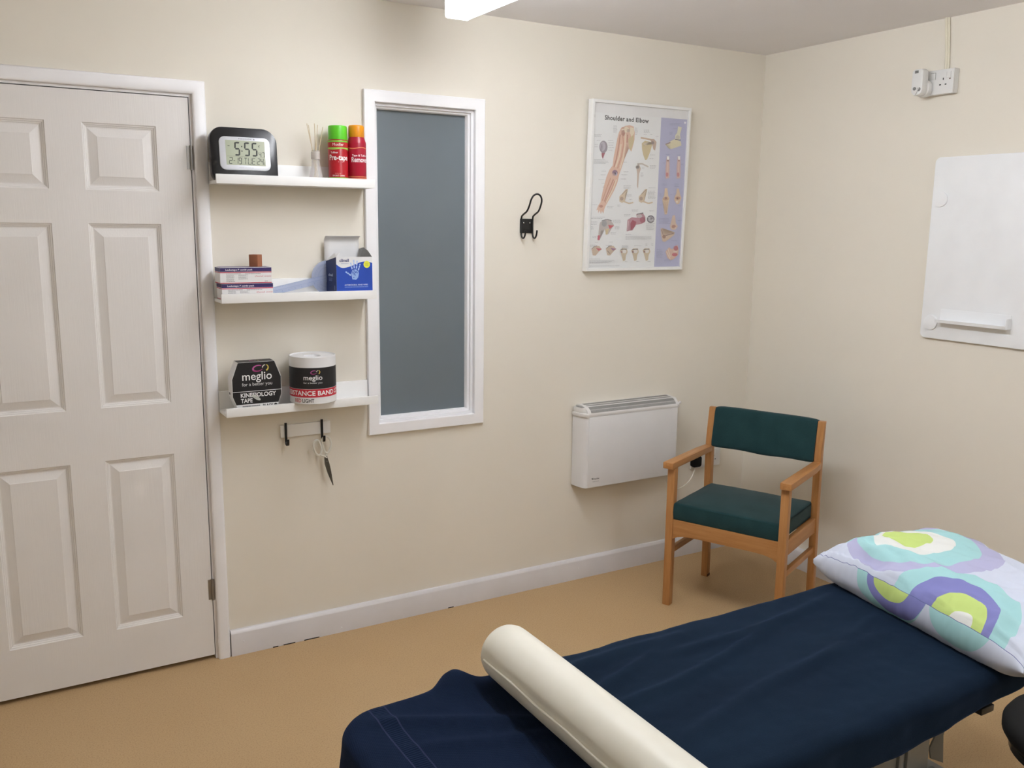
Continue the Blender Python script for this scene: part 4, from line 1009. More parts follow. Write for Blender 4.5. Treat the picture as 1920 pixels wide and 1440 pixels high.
# ------------------------------------------------------------------ wall heater
def heater():
    root = thing('panel_heater', (-0.77, 0, 0.447), 'white electric panel heater with a grilled top', 'heater')
    x0, x1, z0, z1, yf = -1.040, -0.497, 0.449, 0.770, -0.092
    # body: plan section with curved ends
    def plan(ins=0.0):
        pts = []
        for k in range(9):
            t = k / 8; pts.append((x0 + 0.026 * (t ** 1.8) + ins, -0.004 - (-yf - 0.004 - ins) * math.sin(t * PI / 2)))
        Q = [(a, c) for a, c in pts]
        return [(a, c) for a, c in Q] + [(x0 + x1 - a, c) for a, c in reversed(Q)]
    b = BM(); f = lambda u, v, d: Vector((u, v, d))
    prism(b, plan(), f, z0, z1); link('casing', b, 'heater', root, angle=30)
    b = BM(); box(b, (-1.015, yf - 0.0022, z0 + 0.002), (-0.522, yf + 0.002, z1 - 0.004), 0.0012); link('front_panel', b, 'heater', root)
    # rounded top with louvres
    prof = [(-0.094, z1 - 0.002), (-0.0955, z1 + 0.004), (-0.094, z1 + 0.012), (-0.084, z1 + 0.026), (-0.066, z1 + 0.036), (-0.044, z1 + 0.041), (-0.020, z1 + 0.042), (-0.001, z1 + 0.040), (-0.001, z1 - 0.002)]
    b = BM(); A = [b.verts.new((x0 + 0.02, y, z)) for y, z in prof]; B = [b.verts.new((x1 - 0.02, y, z)) for y, z in prof]; n = len(prof)
    for k in range(n): b.faces.new((A[k], A[(k + 1) % n], B[(k + 1) % n], B[k]))
    b.faces.new(A); b.faces.new(list(reversed(B))); bmesh.ops.recalc_face_normals(b, faces=b.faces); link('top_cover', b, 'heater_top', root, angle=40)
    b = BM()
    def slots(pa, pb, n=72):
        (ya, za), (yb, zb) = pa, pb; nv = Vector((0, zb - za, -(yb - ya))).normalized()
        if nv.y > 0 and nv.z < 0: nv = -nv
        if nv.z < 0: nv = -nv
        xa, xb = -1.004, -0.531; st = (xb - xa) / n
        for k in range(n):
            p = xa + st * (k + 0.22); q = p + st * 0.56
            vs = [Vector((p, ya, za)), Vector((q, ya, za)), Vector((q, yb, zb)), Vector((p, yb, zb))]
            b.faces.new([b.verts.new(v + nv * 0.0006) for v in vs])
    slots((-0.0925, z1 + 0.0140), (-0.0850, z1 + 0.0250), 72); slots((-0.0835, z1 + 0.0268), (-0.0665, z1 + 0.0362), 72)
    slots((-0.0580, z1 + 0.0388), (-0.0200, z1 + 0.0424), 72)
    bmesh.ops.recalc_face_normals(b, faces=b.faces)
    link('grille_slots', b, 'slot', root, smooth=False)
    # moulded end cap with a recessed control well (left) and a plain one (right)
    def endcap(side):
        xa = x0 - 0.006 if side < 0 else x1 - 0.024; xb = x0 + 0.024 if side < 0 else x1 + 0.006
        b = BM()
        pl = []
        for k in range(9):
            t = k / 8 * PI / 2
            pl.append((0.0 + 0.026 * (1 - math.cos(t)), -0.004 - 0.093 * math.sin(t)))
        if side < 0: P2 = [(xa + a, y) for a, y in pl] + [(xb + 0.004, -0.097), (xb + 0.004, -0.004)]
        else: P2 = [(xb - a, y) for a, y in pl] + [(xa - 0.004, -0.097), (xa - 0.004, -0.004)]
        prism(b, P2, lambda u, v, d: Vector((u, v, d)), z1 - 0.004, z1 + 0.012, 0.005)
        # raised lip behind
        c = lambda q: [(q(a), y) for a, y in ((0.003, -0.006), (0.006, -0.050), (0.016, -0.072), (0.034, -0.078), (0.034, -0.004))]
        q = (lambda a: xa + a) if side < 0 else (lambda a: xb - a)
        prism(b, c(q), lambda u, v, d: Vector((u, v, d)), z1 + 0.008, z1 + 0.036, 0.010)
        o = link('end_cap', b, 'heater_top', root, angle=45)
        if side < 0:
            b = BM(); prism(b, [(xa + a, y) for a, y in rrect(0.009, -0.066, 0.029, -0.014, 0.008, 5)], lambda u, v, d: Vector((u, v, d)), z1 + 0.0355, z1 + 0.0365); link('control_well', b, plain('well_grey', (150, 148, 144), 0.6), o)
        return o
    endcap(-1); e2 = endcap(1)
    b = BM(); tube(b, catmull([(x1 + 0.002, -0.045, z1 - 0.004), (x1 + 0.022, -0.045, z1 + 0.002), (x1 + 0.034, -0.045, z1 + 0.008)], 4), [0.007] * 4 + [0.006] * 5, 10); link('control_knob', b, 'heater_top', root)
    P = Print(BACK(-1.010, z0, yf - 0.0022))
    P.text('Dimplex', 0.020, 0.036, 0.0105, (60, 60, 66), 'LEFT', 0.015, shear=0.2, width=0.038); bars(P, 0.022, 0.026, 0.034, 1, 0.002, (160, 160, 162), 0.0018, 0.0)
    P.poly(circle(0.019, 0.041, 0.003, 8), (60, 60, 66))
    P.done('maker_badge', root)
heater()

# ------------------------------------------------------------------ low sockets, plug and flex
def low_socket(x0, label, plugged):
    root = thing('wall_socket', (x0 + 0.043, 0, 0.472), label, 'socket')
    b = BM(); box(b, (x0, -0.011, 0.430), (x0 + 0.086, -0.0005, 0.516), 0.002); link('faceplate', b, 'plastic_white', root)
    f = BACK(x0 + 0.043, 0.473, -0.011)
    b = BM(); prism(b, rrect(0.016, 0.016, 0.028, 0.034, 0.001), f, 0.0, 0.0025, 0.0006); link('switch', b, 'plastic_white', root)
    P = Print(f)
    P.rect(-0.0022, 0.004, 0.0022, 0.012, (18, 18, 18)); P.rect(-0.0145, -0.0125, -0.0075, -0.0085, (18, 18, 18)); P.rect(0.0075, -0.0125, 0.0145, -0.0085, (18, 18, 18))
    P.rect(0.019, 0.018, 0.025, 0.0205, (176, 60, 40))
    P.done('pin_holes', root)
low_socket(-0.3485, 'white wall socket with the black plug, right of the heater', True)
low_socket(-0.2490, 'empty white wall socket behind the chair back post', False)
def plug():
    root = thing('power_plug', (-0.328, -0.03, 0.468), 'black three-pin plug with a white flex running to the heater', 'plug')
    b = BM(); f = BACK(-0.331, 0.470, -0.0118)
    prism(b, rrect(-0.027, -0.027, 0.027, 0.027, 0.013, 6), f, 0.0, 0.026, 0.006); link('plug_body', b, 'black_rubber', root, angle=45)
    b = BM(); tube(b, catmull([(-0.334, -0.022, 0.446), (-0.334, -0.022, 0.434), (-0.340, -0.023, 0.416), (-0.362, -0.026, 0.385), (-0.395, -0.028, 0.362), (-0.440, -0.030, 0.350), (-0.490, -0.034, 0.362), (-0.520, -0.040, 0.400), (-0.528, -0.045, 0.446)], 8), 0.0032, 10); link('flex', b, 'cord', root)
plug()

# ------------------------------------------------------------------ whiteboard
def whiteboard():
    root = thing('whiteboard', (0, -1.45, 1.16), 'white rounded whiteboard with round caps and a small pen tray', 'whiteboard')
    f = frame((0, 0, 0), (0, -1, 0), (0, 0, 1))      # u runs towards the camera, N = -x
    b = BM(); prism(b, rrect(0.938, 1.161, 1.98, 1.856, 0.020, 8), f, 0.004, 0.0145, 0.0018); link('panel', b, 'board', root, angle=35)
    for (u, v) in ((0.975, 1.698), (0.981, 1.2235), (1.94, 1.698), (1.94, 1.2235)):
        b = BM(); prism(b, circle(u, v, 0.0292, 36), f, 0.0140, 0.0200, 0.0008); link('fixing_cap', b, 'board', root, angle=35)
    tr = thing('pen_tray', (-0.0145, -1.16, 1.23), None, None); tr.location = Vector((-0.0145, -1.16, 1.23)) - root.location; tr.parent = root
    prof = [(0.0145, 1.279), (0.0165, 1.279), (0.0165, 1.231), (0.046, 1.231), (0.0500, 1.241), (0.0515, 1.241), (0.0480, 1.2285), (0.0145, 1.2285)]
    b = BM(); A = [b.verts.new((-d, -1.020, z)) for d, z in prof]; B = [b.verts.new((-d, -1.302, z)) for d, z in prof]; n = len(prof)
    for k in range(n): b.faces.new((A[k], A[(k + 1) % n], B[(k + 1) % n], B[k]))
    b.faces.new(A); b.faces.new(list(reversed(B))); bmesh.ops.recalc_face_normals(b, faces=b.faces); link('tray', b, 'board', tr, smooth=False)
    b = BM(); box(b, (-0.050, -1.304, 1.2285), (-0.0145, -1.302, 1.268), 0.0006); link('tray_end', b, 'board', tr)
whiteboard()

# ------------------------------------------------------------------ high double socket, plug-in unit and conduit
def high_socket():
    root = thing('double_socket', (0, -0.92, 2.135), 'white double wall socket high beside the ceiling', 'socket')
    b = BM(); box(b, (-0.022, -0.993, 2.0895), (-0.0005, -0.8475, 2.1795), 0.0025); link('back_box', b, 'plastic_white', root)
    b = BM(); box(b, (-0.031, -0.993, 2.0895), (-0.0225, -0.8475, 2.1795), 0.002); link('faceplate', b, 'plastic_white', root)
    f = frame((-0.031, -0.92, 2.1345), (0, -1, 0), (0, 0, 1))
    for u in (-0.026 + 0.011, 0.052):
        b = BM(); w = 0.011
        prism(b, rrect(u - w if u < 0 else u - 0.009, 0.011, u + w if u < 0 else u + 0.009, 0.034, 0.001), f, 0.0, 0.0028, 0.0006); link('switch', b, 'plastic_white', root)
    P = Print(f); K = (30, 30, 30)
    for c in (0.030, -0.050):
        P.rect(c - 0.002, 0.006, c + 0.002, 0.014, K); P.rect(c - 0.015, -0.013, c - 0.008, -0.0085, K); P.rect(c + 0.008, -0.013, c + 0.015, -0.0085, K)
    P.poly(circle(0.0575, 0.008, 0.003, 10), (90, 60, 50)); P.line([(-0.026, 0.0355), (-0.003, 0.0355)], 0.001, (120, 120, 118)); P.line([(-0.003, 0.0355), (-0.003, 0.010)], 0.001, (120, 120, 118))
    P.done('pin_holes', root)
high_socket()
def adapter():
    root = thing('plug_in_unit', (-0.05, -0.88, 2.13), 'grey-white plug-in unit with round dials in the high socket', 'plug-in unit')
    f = frame((-0.031, -0.880, 2.1345), (0, -1, 0), (0, 0, 1))
    b = BM(); prism(b, rrect(-0.028, -0.052, 0.030, 0.012, 0.026, 8), f, 0.0, 0.026, 0.008); link('rear_body', b, 'plastic_white', root, angle=45)
    b = BM(); prism(b, rrect(-0.025, -0.048, 0.024, 0.050, [0.022, 0.022, 0.013, 0.013], 8), f, 0.022, 0.058, 0.008); link('front_body', b, 'plastic_white', root, angle=45)
    for (u, v, r, m) in ((-0.008, -0.022, 0.0065, 'grey_plastic'), (0.011, -0.026, 0.0075, 'grey_plastic')):
        b = BM(); prism(b, circle(u, v, r, 20), f, 0.058, 0.0605, 0.001); link('dial', b, m, root, angle=35)
    b = BM(); prism(b, [(-0.004, -0.044), (0.0, -0.045), (0.014, -0.020), (0.011, -0.018)], f, 0.058, 0.063, 0.0006); link('lever', b, 'plastic_white', root)
    P = Print(f, 0.0583); P.rect(-0.012, 0.034, 0.004, 0.044, (112, 112, 110)); P.done('grille', root)
adapter()
b = BM(); tube(b, catmull([(-0.007, -0.9405, 2.1800), (-0.007, -0.938, 2.235), (-0.0075, -0.931, 2.30), (-0.0075, -0.9235, 2.3705)], 6), 0.0058, 12)
tube(b, catmull([(-0.005, -0.9495, 2.1800), (-0.005, -0.946, 2.235), (-0.005, -0.940, 2.30), (-0.005, -0.9325, 2.3705)], 6), 0.0038, 12)
tag(link('cable_conduit', b, 'conduit'), 'cream painted cable run from ceiling down to high socket', 'cable')

# ------------------------------------------------------------------ ceiling batten in view, then an added unseen one for fill light
def batten(y1, y0, label, lit='tube', xm=-1.8325):
    root = thing('ceiling_batten', (xm, (y0 + y1) / 2, H), label, 'ceiling light', group='fluorescent battens')
    b = BM(); box(b, (xm - 0.028, y0 + 0.005, 2.3265), (xm + 0.028, y1 - 0.015, H - 0.0005), 0.003); link('housing', b, 'gloss_white', root)
    f = lambda u, v, d: Vector((u, d, v))
    b = BM(); prism(b, rrect(xm - 0.0425, 2.2365, xm + 0.0425, 2.3265, [0.008, 0.008, 0.004, 0.004], 5), f, y0 + 0.006, y1 - 0.006); link('diffuser', b, lit, root, angle=40)
    for a, c in ((y1 - 0.0058, y1), (y0, y0 + 0.0058)):
        b = BM(); prism(b, rrect(xm - 0.044, 2.235, xm + 0.044, 2.328, [0.009, 0.009, 0.004, 0.004], 5), f, a, c, 0.0008); link('end_cap', b, 'tube_end', root, angle=40)
batten(-0.448, -1.999, 'lit white fluorescent batten at the top edge of the view')
batten(-2.65, -4.201, 'unseen fill batten added behind the viewer to brighten the lower walls', 'tube_fill', -1.15)  # added light source, lifts the lower walls
# ------------------------------------------------------------------ armchair
def chair():
    th = 0.419
    # local frame: a = front to back, w = towards the chair's other side (right in the photo)
    root = thing('armchair', (-0.839, -0.415, 0), 'beech armchair with bottle green padded seat and back', 'chair', th)
    X = lambda a, w, z: Vector((a, -w, z))
    Wd, sb_, sa = 0.510, 0.032, 0.034
    def bxl(name, a0, a1, w0, w1, z0, z1, mat='wood', bev=0.003):
        b = BM(); box(b, (a0, -w1, z0), (a1, -w0, z1), bev); return link(name, b, mat, root, world=False)
    ZA, TA = 0.626, 0.027
    legs = []
    for w0, w1 in ((0, sb_), (Wd - sb_, Wd)):
        b = BM(); vs = box(b, (0, -w1, 0), (sa, -w0, ZA - TA), 0.003)
        for v in vs:                                   # slight taper to the foot
            if v.co.z < 0.3: v.co.x += 0.0
        legs.append(link('front_leg', b, 'wood', root, world=False))
    # back legs: one bowed post each, foot to top
    def post(w0, w1):
        P = [(0.398, 0), (0.392, 0.20), (0.380, 0.42), (0.376, 0.56), (0.378, 0.66), (0.397, 0.795)]
        pts = catmull([(a, 0, z) for a, z in P], 5); b = BM(); rings = []
        for p in pts:
            dp = 0.034 - 0.012 * max(0, (p.z - 0.6) / 0.2)
            rings.append([b.verts.new((p.x + da, -w, p.z)) for da, w in ((0, w0), (dp, w0), (dp, w1), (0, w1))])
        for A, B in zip(rings, rings[1:]):
            for k in range(4): b.faces.new((A[k], A[(k + 1) % 4], B[(k + 1) % 4], B[k]))
        b.faces.new(rings[0]); b.faces.new(rings[-1]); bmesh.ops.recalc_face_normals(b, faces=b.faces)
        es = [e for e in b.edges if e.calc_face_angle(0) > 0.8]
        bmesh.ops.bevel(b, geom=es, offset=0.0025, segments=2, affect='EDGES', profile=0.6)
        return link('back_post', b, 'wood', root, world=False, angle=35)
    p1 = post(0, 0.029); p2 = post(Wd - 0.029, Wd)
    for w0, w1 in ((0.001, 0.031), (Wd - 0.031, Wd - 0.001)):
        bxl('foot_glide', 0.399, 0.429, w0, w1, 0.0, 0.012, 'rubber_foot', 0.002)
    # front rail with a shallow curve at its lower ends
    b = BM(); f = lambda u, v, d: Vector((d, -u, v)); n = 20
    low = [(sb_ + (Wd - 2 * sb_) * k / n, 0.318 - 0.022 * (abs(2 * k / n - 1) ** 8)) for k in range(n + 1)]
    prism(b, low + [(Wd - sb_, 0.382), (sb_, 0.382)], f, 0.004, 0.026, 0.0012); link('front_rail', b, 'wood_across', root, world=False, angle=30)
    for w0, w1 in ((0.006, 0.026), (Wd - 0.026, Wd - 0.006)): bxl('side_rail', sa, 0.386, w0, w1, 0.318, 0.382, 'wood_along')
    bxl('back_rail', 0.384, 0.404, 0.029, Wd - 0.029, 0.318, 0.382, 'wood_across')
    for w0, w1 in ((0.008, 0.026), (Wd - 0.026, Wd - 0.008)): bxl('side_stretcher', sa, 0.396, w0, w1, 0.226, 0.252, 'wood_along')
    # arms
    for s in (0, 1):
        w0, w1 = (-0.013, 0.032) if s == 0 else (Wd - 0.032, Wd + 0.013)
        out_, inn = (w0, w1) if s == 0 else (w1, w0)
        b = BM()
        pl = [(-0.019, out_), (-0.019, inn), (0.380, inn), (0.380, out_ + (0.010 if s == 0 else -0.010)), (0.30, out_ + (0.003 if s == 0 else -0.003))]
        prism(b, pl, lambda u, v, d: Vector((u, -v, d)), ZA - TA, ZA, 0.003); link('arm', b, 'wood_along', root, world=False, angle=35)
    # cushion seat
    b = BM(); nx, ny = 26, 26
    a0, a1, w0, w1, z0, z1 = 0.006, 0.392, 0.026, Wd - 0.026, 0.379, 0.452
    def seat_z(s, t): return z1 + 0.010 * (1 - (2 * s - 1) ** 2) * (1 - (2 * t - 1) ** 4)
    vs = box(b, (a0, -w1, z0), (a1, -w0, z1), 0.0); bmesh.ops.subdivide_edges(b, edges=b.edges[:], cuts=13, use_grid_fill=True)
    for v in b.verts:
        s = (v.co.x - a0) / (a1 - a0); t = (-v.co.y - w0) / (w1 - w0); q = (v.co.z - z0) / (z1 - z0)
        if q > 0.5: v.co.z += 0.013 * (1 - (2 * s - 1) ** 2) * (1 - (2 * t - 1) ** 4) * (q - 0.5) * 2
        v.co.x -= 0.006 * math.sin(q * PI) * (1 if s < 0.01 else 0)
        v.co.z += 0.0015 * noise.noise(v.co * 14)
    es = [e for e in b.edges if e.calc_face_angle(0) > 0.8]
    bmesh.ops.bevel(b, geom=es, offset=0.013, segments=4, affect='EDGES', profile=0.55)
    link('seat_cushion', b, 'green_fabric', root, world=False, angle=60)
    # padded back
    b = BM(); wv0, wv1 = 0.0305, Wd - 0.0305
    nu, nv = 30, 30; grid = []
    def back_pt(s, ang):
        w = wv0 + (wv1 - wv0) * s
        zc, hz, hd = 0.7095, 0.0905, 0.021
        ca, sa_ = math.cos(ang), math.sin(ang)
        z = zc + hz * math.copysign(abs(sa_) ** 0.28, sa_); d = hd * math.copysign(abs(ca) ** 0.6, ca)
        bow = 0.012 * (1 - (2 * s - 1) ** 2)
        lean = (z - 0.63) * 0.17
        z += 0.004 * math.sin(s * 9) * (1 if sa_ < 0 else 0.2) * (1 - abs(2 * s - 1))
        e = 1 - 0.05 * abs(2 * s - 1) ** 16
        return X(0.385 + lean + bow + d * e, w, zc + (z - zc) * e)
    for i in range(nu + 1):
        grid.append([b.verts.new(back_pt(i / nu, 2 * PI * k / nv)) for k in range(nv)])
    for A, B in zip(grid, grid[1:]):
        for k in range(nv): b.faces.new((A[k], A[(k + 1) % nv], B[(k + 1) % nv], B[k]))
    b.faces.new(grid[0]); b.faces.new(grid[-1]); bmesh.ops.recalc_face_normals(b, faces=b.faces)
    link('back_pad', b, 'green_fabric', root, world=False, angle=60)
chair()

# ------------------------------------------------------------------ treatment couch
CX0, CX1, CY0, CY1, CZ = -2.655, -0.70, -2.065, -1.480, 0.528
def couch():
    root = thing('treatment_couch', ((CX0 + CX1) / 2, (CY0 + CY1) / 2, 0), 'treatment couch on a grey metal base under navy covers', 'couch')
    f = lambda u, v, d: Vector((u, v, d))
    b = BM(); prism(b, rrect(CX0, CY0, CX1, CY1, [0.10, 0.06, 0.06, 0.10], 8), f, CZ - 0.058, CZ, 0.014); link('mattress', b, 'mattress', root, angle=40)
    b = BM(); ins = 0.035
    prism(b, rrect(CX0 + ins, CY0 + ins, CX1 - ins, CY1 - ins, 0.06, 6), f, CZ - 0.072, CZ - 0.0585, 0.001); link('deck', b, 'greymetal', root)
    b = BM()
    for y in (CY0 + 0.07, CY1 - 0.10): box(b, (CX0 + 0.12, y, CZ - 0.112), (CX1 - 0.10, y + 0.03, CZ - 0.073), 0.002)
    for x in (CX0 + 0.14, -1.75, CX1 - 0.14): box(b, (x, CY0 + 0.07, CZ - 0.108), (x + 0.03, CY1 - 0.07, CZ - 0.078), 0.002)
    link('upper_frame', b, 'greymetal', root)
    # lifting arms between base and upper frame
    for y in (-1.93, -1.66):
        for (xa, xb) in ((-2.10, -1.72), (-1.62, -1.24)):
            b = BM(); tube(b, [(xa, y, 0.115), (xb, y, CZ - 0.115)], 0.019, 4); link('lifting_arm', b, 'greymetal', root, angle=30)
    b = BM()
    for y in (-1.975, -1.625): box(b, (-2.25, y - 0.025, 0.045), (-1.02, y + 0.025, 0.115), 0.004)
    for x in (-2.25, -1.70, -1.07): box(b, (x, -1.975, 0.05), (x + 0.05, -1.625, 0.11), 0.004)
    link('base_frame', b, 'greymetal', root)
    for x in (-2.20, -1.07):
        for y in (-1.975, -1.625):
            b = BM(); lathe(b, [(0.020, 0), (0.026, 0.004), (0.026, 0.018), (0.012, 0.024), (0.012, 0.046)], (x, y, 0), 20); link('foot', b, 'black_rubber', root)
    b = BM(); tube(b, [(-1.90, -1.80, 0.12), (-1.30, -1.80, CZ - 0.10)], [0.022, 0.016], 16); link('actuator', b, 'black_rubber', root)
    # clamp plate, cross bar and hanging strap near the head end, seen below the cover
    b = BM(); box(b, (-1.58, -2.028, 0.250), (-1.385, -2.012, CZ - 0.075), 0.002); box(b, (-1.505, -2.036, 0.27), (-1.490, -2.028, CZ - 0.075), 0.001); box(b, (-1.475, -2.036, 0.27), (-1.465, -2.028, CZ - 0.075), 0.001)
    link('side_plate', b, 'greymetal', root)
    b = BM(); box(b, (-1.66, -2.075, 0.300), (-1.372, -2.030, 0.335), 0.004); link('cross_bar', b, 'greymetal', root)
    b = BM(); prism(b, [(-1.305, 0.455), (-1.315, 0.400), (-1.345, 0.355), (-1.336, 0.325), (-1.285, 0.298), (-1.295, 0.375), (-1.268, 0.455)], lambda u, v, d: Vector((u, d, v)), -2.004, -2.000, 0.0005); link('hanging_strap', b, plain('grey_webbing', (120, 118, 112), 0.85, bump=0.4, bscale=500), root)
    b = BM(); box(b, (-1.245, -2.062, 0.440), (-1.195, -2.034, 0.458), 0.003); link('adjuster_handle', b, 'blackm', root)
couch()

def sdf(x, y, r=0.11, ins=0.0):
    """signed distance and outward normal to the couch plan"""
    cx, cy = (CX0 + CX1) / 2, (CY0 + CY1) / 2; hx, hy = (CX1 - CX0) / 2 - r, (CY1 - CY0) / 2 - r
    dx, dy = x - cx, y - cy; qx, qy = abs(dx) - hx, abs(dy) - hy
    sx, sy = math.copysign(1, dx), math.copysign(1, dy)
    if qx > 0 and qy > 0:
        L = math.hypot(qx, qy); return L - r, Vector((sx * qx / L, sy * qy / L, 0))
    if qx > qy: return qx - r, Vector((sx, 0, 0))
    return qy - r, Vector((0, sy, 0))
def fbm(v, o=3): return noise.fractal(Vector(v), 1.0, 2.0, o)
def drape(name, x0, x1, y0, y1, nx, ny, lift, wr, mat, label, cat, re=0.020, uvo=(0, 0), edge=None, flare=0.12):
    b = BM(); uvl = b.loops.layers.uv.new('UVMap'); G = []; uvd = {}
    for i in range(nx + 1):
        row = []
        for j in range(ny + 1):
            x = x0 + (x1 - x0) * i / nx; y = y0 + (y1 - y0) * j / ny
            if edge: x, y = edge(x, y)
            d, n = sdf(x, y); e = d + re
            zt = CZ + lift
            if e <= 0: p = Vector((x, y, zt)); down = 0; nn = Vector((0, 0, 1))
            else:
                base = Vector((x, y, 0)) - n * e; arc = re * PI / 2
                if e < arc:
                    a = e / re; p = base + n * (re * math.sin(a)); p.z = zt - re * (1 - math.cos(a)); nn = n * math.sin(a) + Vector((0, 0, math.cos(a)))
                else:
                    k = e - arc; fl = flare * k * (0.5 + 0.5 * math.sin(x * 23 + y * 19 + 3 * fbm((x * 3, y * 3, 0))))
                    p = base + n * (re + fl); p.z = zt - re - k * 0.99; nn = n
            w = wr(x, y, e)
            p = p + nn * w
            v = b.verts.new(p); uvd[v] = (x - x0 + uvo[0], y - y0 + uvo[1]); row.append(v)
        G.append(row)
    for i in range(nx):
        for j in range(ny):
            f = b.faces.new((G[i][j], G[i + 1][j], G[i + 1][j + 1], G[i][j + 1]))
            for l in f.loops: l[uvl].uv = uvd[l.vert]
    bmesh.ops.recalc_face_normals(b, faces=b.faces)
    o = link(name, b, mat, None, angle=180)
    md = o.modifiers.new('thickness', 'SOLIDIFY'); md.thickness = 0.003; md.offset = 1.0
    return tag(o, label, cat)
def ridge(t, w): return math.exp(-(t / w) ** 2)
def fleece_w(x, y, e):
    s = 0.006 * (0.5 + 0.5 * fbm((x * 2.2 + 3, (y - 0.35 * x) * 9, 1.3), 3)) + 0.0025 * (1 + fbm((x * 9, y * 11, 4)))
    # long soft creases running along the couch
    for (px, py, k, amp, wd, x_a, x_b) in ((-2.10, -1.66, 0.30, 0.011, 0.014, -2.25, -1.72), (-1.95, -1.72, 0.20, 0.009, 0.012, -2.15, -1.35), (-1.60, -1.60, 0.10, 0.007, 0.012, -1.9, -1.1), (-1.8, -1.86, 0.16, 0.007, 0.016, -2.1, -1.2), (-1.45, -1.78, 0.22, 0.005, 0.012, -1.7, -1.05), (-2.0, -1.56, 0.12, 0.008, 0.014, -2.25, -1.6)):
        wd *= 1.5; amp *= 1.25; t = (y - py) - k * (x - px) - 0.016 * math.sin(x * 7 + py * 30); win = max(0, min(1, (x - x_a) / 0.15)) * max(0, min(1, (x_b - x) / 0.25))
        s += amp * ridge(t, wd) * win
    if e > 0: s += 0.004 * math.sin(x * 26 + 2 * fbm((x * 4, 0, 0))) * min(1, e / 0.05)
    return s + 0.001
def towel_w(x, y, e):
    s = 0.003 * (1 + fbm((x * 5, y * 6, 7), 3)) + 0.001
    t = (y + 1.60) - 0.55 * (x + 2.48) * -1; s += 0.010 * ridge(t, 0.022) * max(0, min(1, (x + 2.62) / 0.1)) * max(0, min(1, (-2.20 - x) / 0.1))
    t = (y + 1.72) + 0.35 * (x + 2.42); s += 0.006 * ridge(t, 0.02) * max(0, min(1, (x + 2.58) / 0.1))
    # the towel's bunched corner beside the bolster
    s += 0.038 * math.exp(-((x + 2.358) / 0.042) ** 2 - ((y + 1.475) / 0.05) ** 2)
    return s
drape('fleece_blanket', -2.238, CX1 + 0.06, -2.138, -1.400, 190, 110, 0.002, fleece_w, 'fleece', 'smooth navy fleece blanket over most of the couch', 'blanket',
      edge=lambda x, y: (x, CY0 - (CY0 - y) * (1 - 0.62 * max(0.0, min(1.0, (x + 1.55) / 0.5)))) if y < CY0 else (x, y))
drape('navy_towel', -2.738, -2.228, -2.20, -1.385, 100, 110, 0.009, towel_w, 'towel', 'navy textured towel with a ribbed band over the foot end', 'towel')

# ------------------------------------------------------------------ bolster
def bolster():
    r, L = 0.066, 0.76; ztop = CZ + 0.018
    xc, yf = -2.246, -1.500
    root = thing('bolster', (xc, yf - L / 2, ztop + r), 'cream vinyl bolster roll lying across the couch', 'bolster')
    b = BM(); seg = 56; rings = []; n = 60
    for i in range(n + 1):
        s = i / n; y = yf - L * s; e = min(s, 1 - s) * L
        k = 1.0 if e > 0.035 else (1 - (1 - e / 0.035) ** 2) ** 0.5 * 0.30 + 0.70
        if e < 1e-6: k = 0.62
        ring = []
        for q in range(seg):
            a = 2 * PI * q / seg; rr = r * k * (1 + 0.010 * fbm((math.cos(a) * 1.5, y * 5, math.sin(a) * 1.5))) 
            z = rr * math.sin(a) * 0.985
            da = (a - R(170) + PI) % (2 * PI) - PI
            rr *= 1 - 0.060 * math.exp(-(da / 0.075) ** 2) * min(1, e / 0.03) * (0.7 + 0.5 * fbm((0, y * 14, 2)))
            z = rr * math.sin(a) * 0.985
            z = max(z, -r * 0.93)
            ring.append(b.verts.new((xc + rr * math.cos(a), y, ztop + r + z)))
        rings.append(ring)
    for A, B in zip(rings, rings[1:]):
        for q in range(seg): b.faces.new((A[q], A[(q + 1) % seg], B[(q + 1) % seg], B[q]))
    b.faces.new(list(reversed(rings[0]))); b.faces.new(rings[-1]); bmesh.ops.recalc_face_normals(b, faces=b.faces)
    link('cover', b, 'vinyl', root, angle=60)
    b = BM(); a = R(178); pts = [(xc + r * 0.998 * math.cos(a + 0.02 * math.sin(y * 30)), yf - y, ztop + r + r * 0.985 * math.sin(a + 0.02 * math.sin(y * 30))) for y in [0.036 + 0.69 * k / 50 for k in range(51)]]
    tube(b, pts, 0.0030, 8); link('piping', b, 'vinyl', root)
bolster()

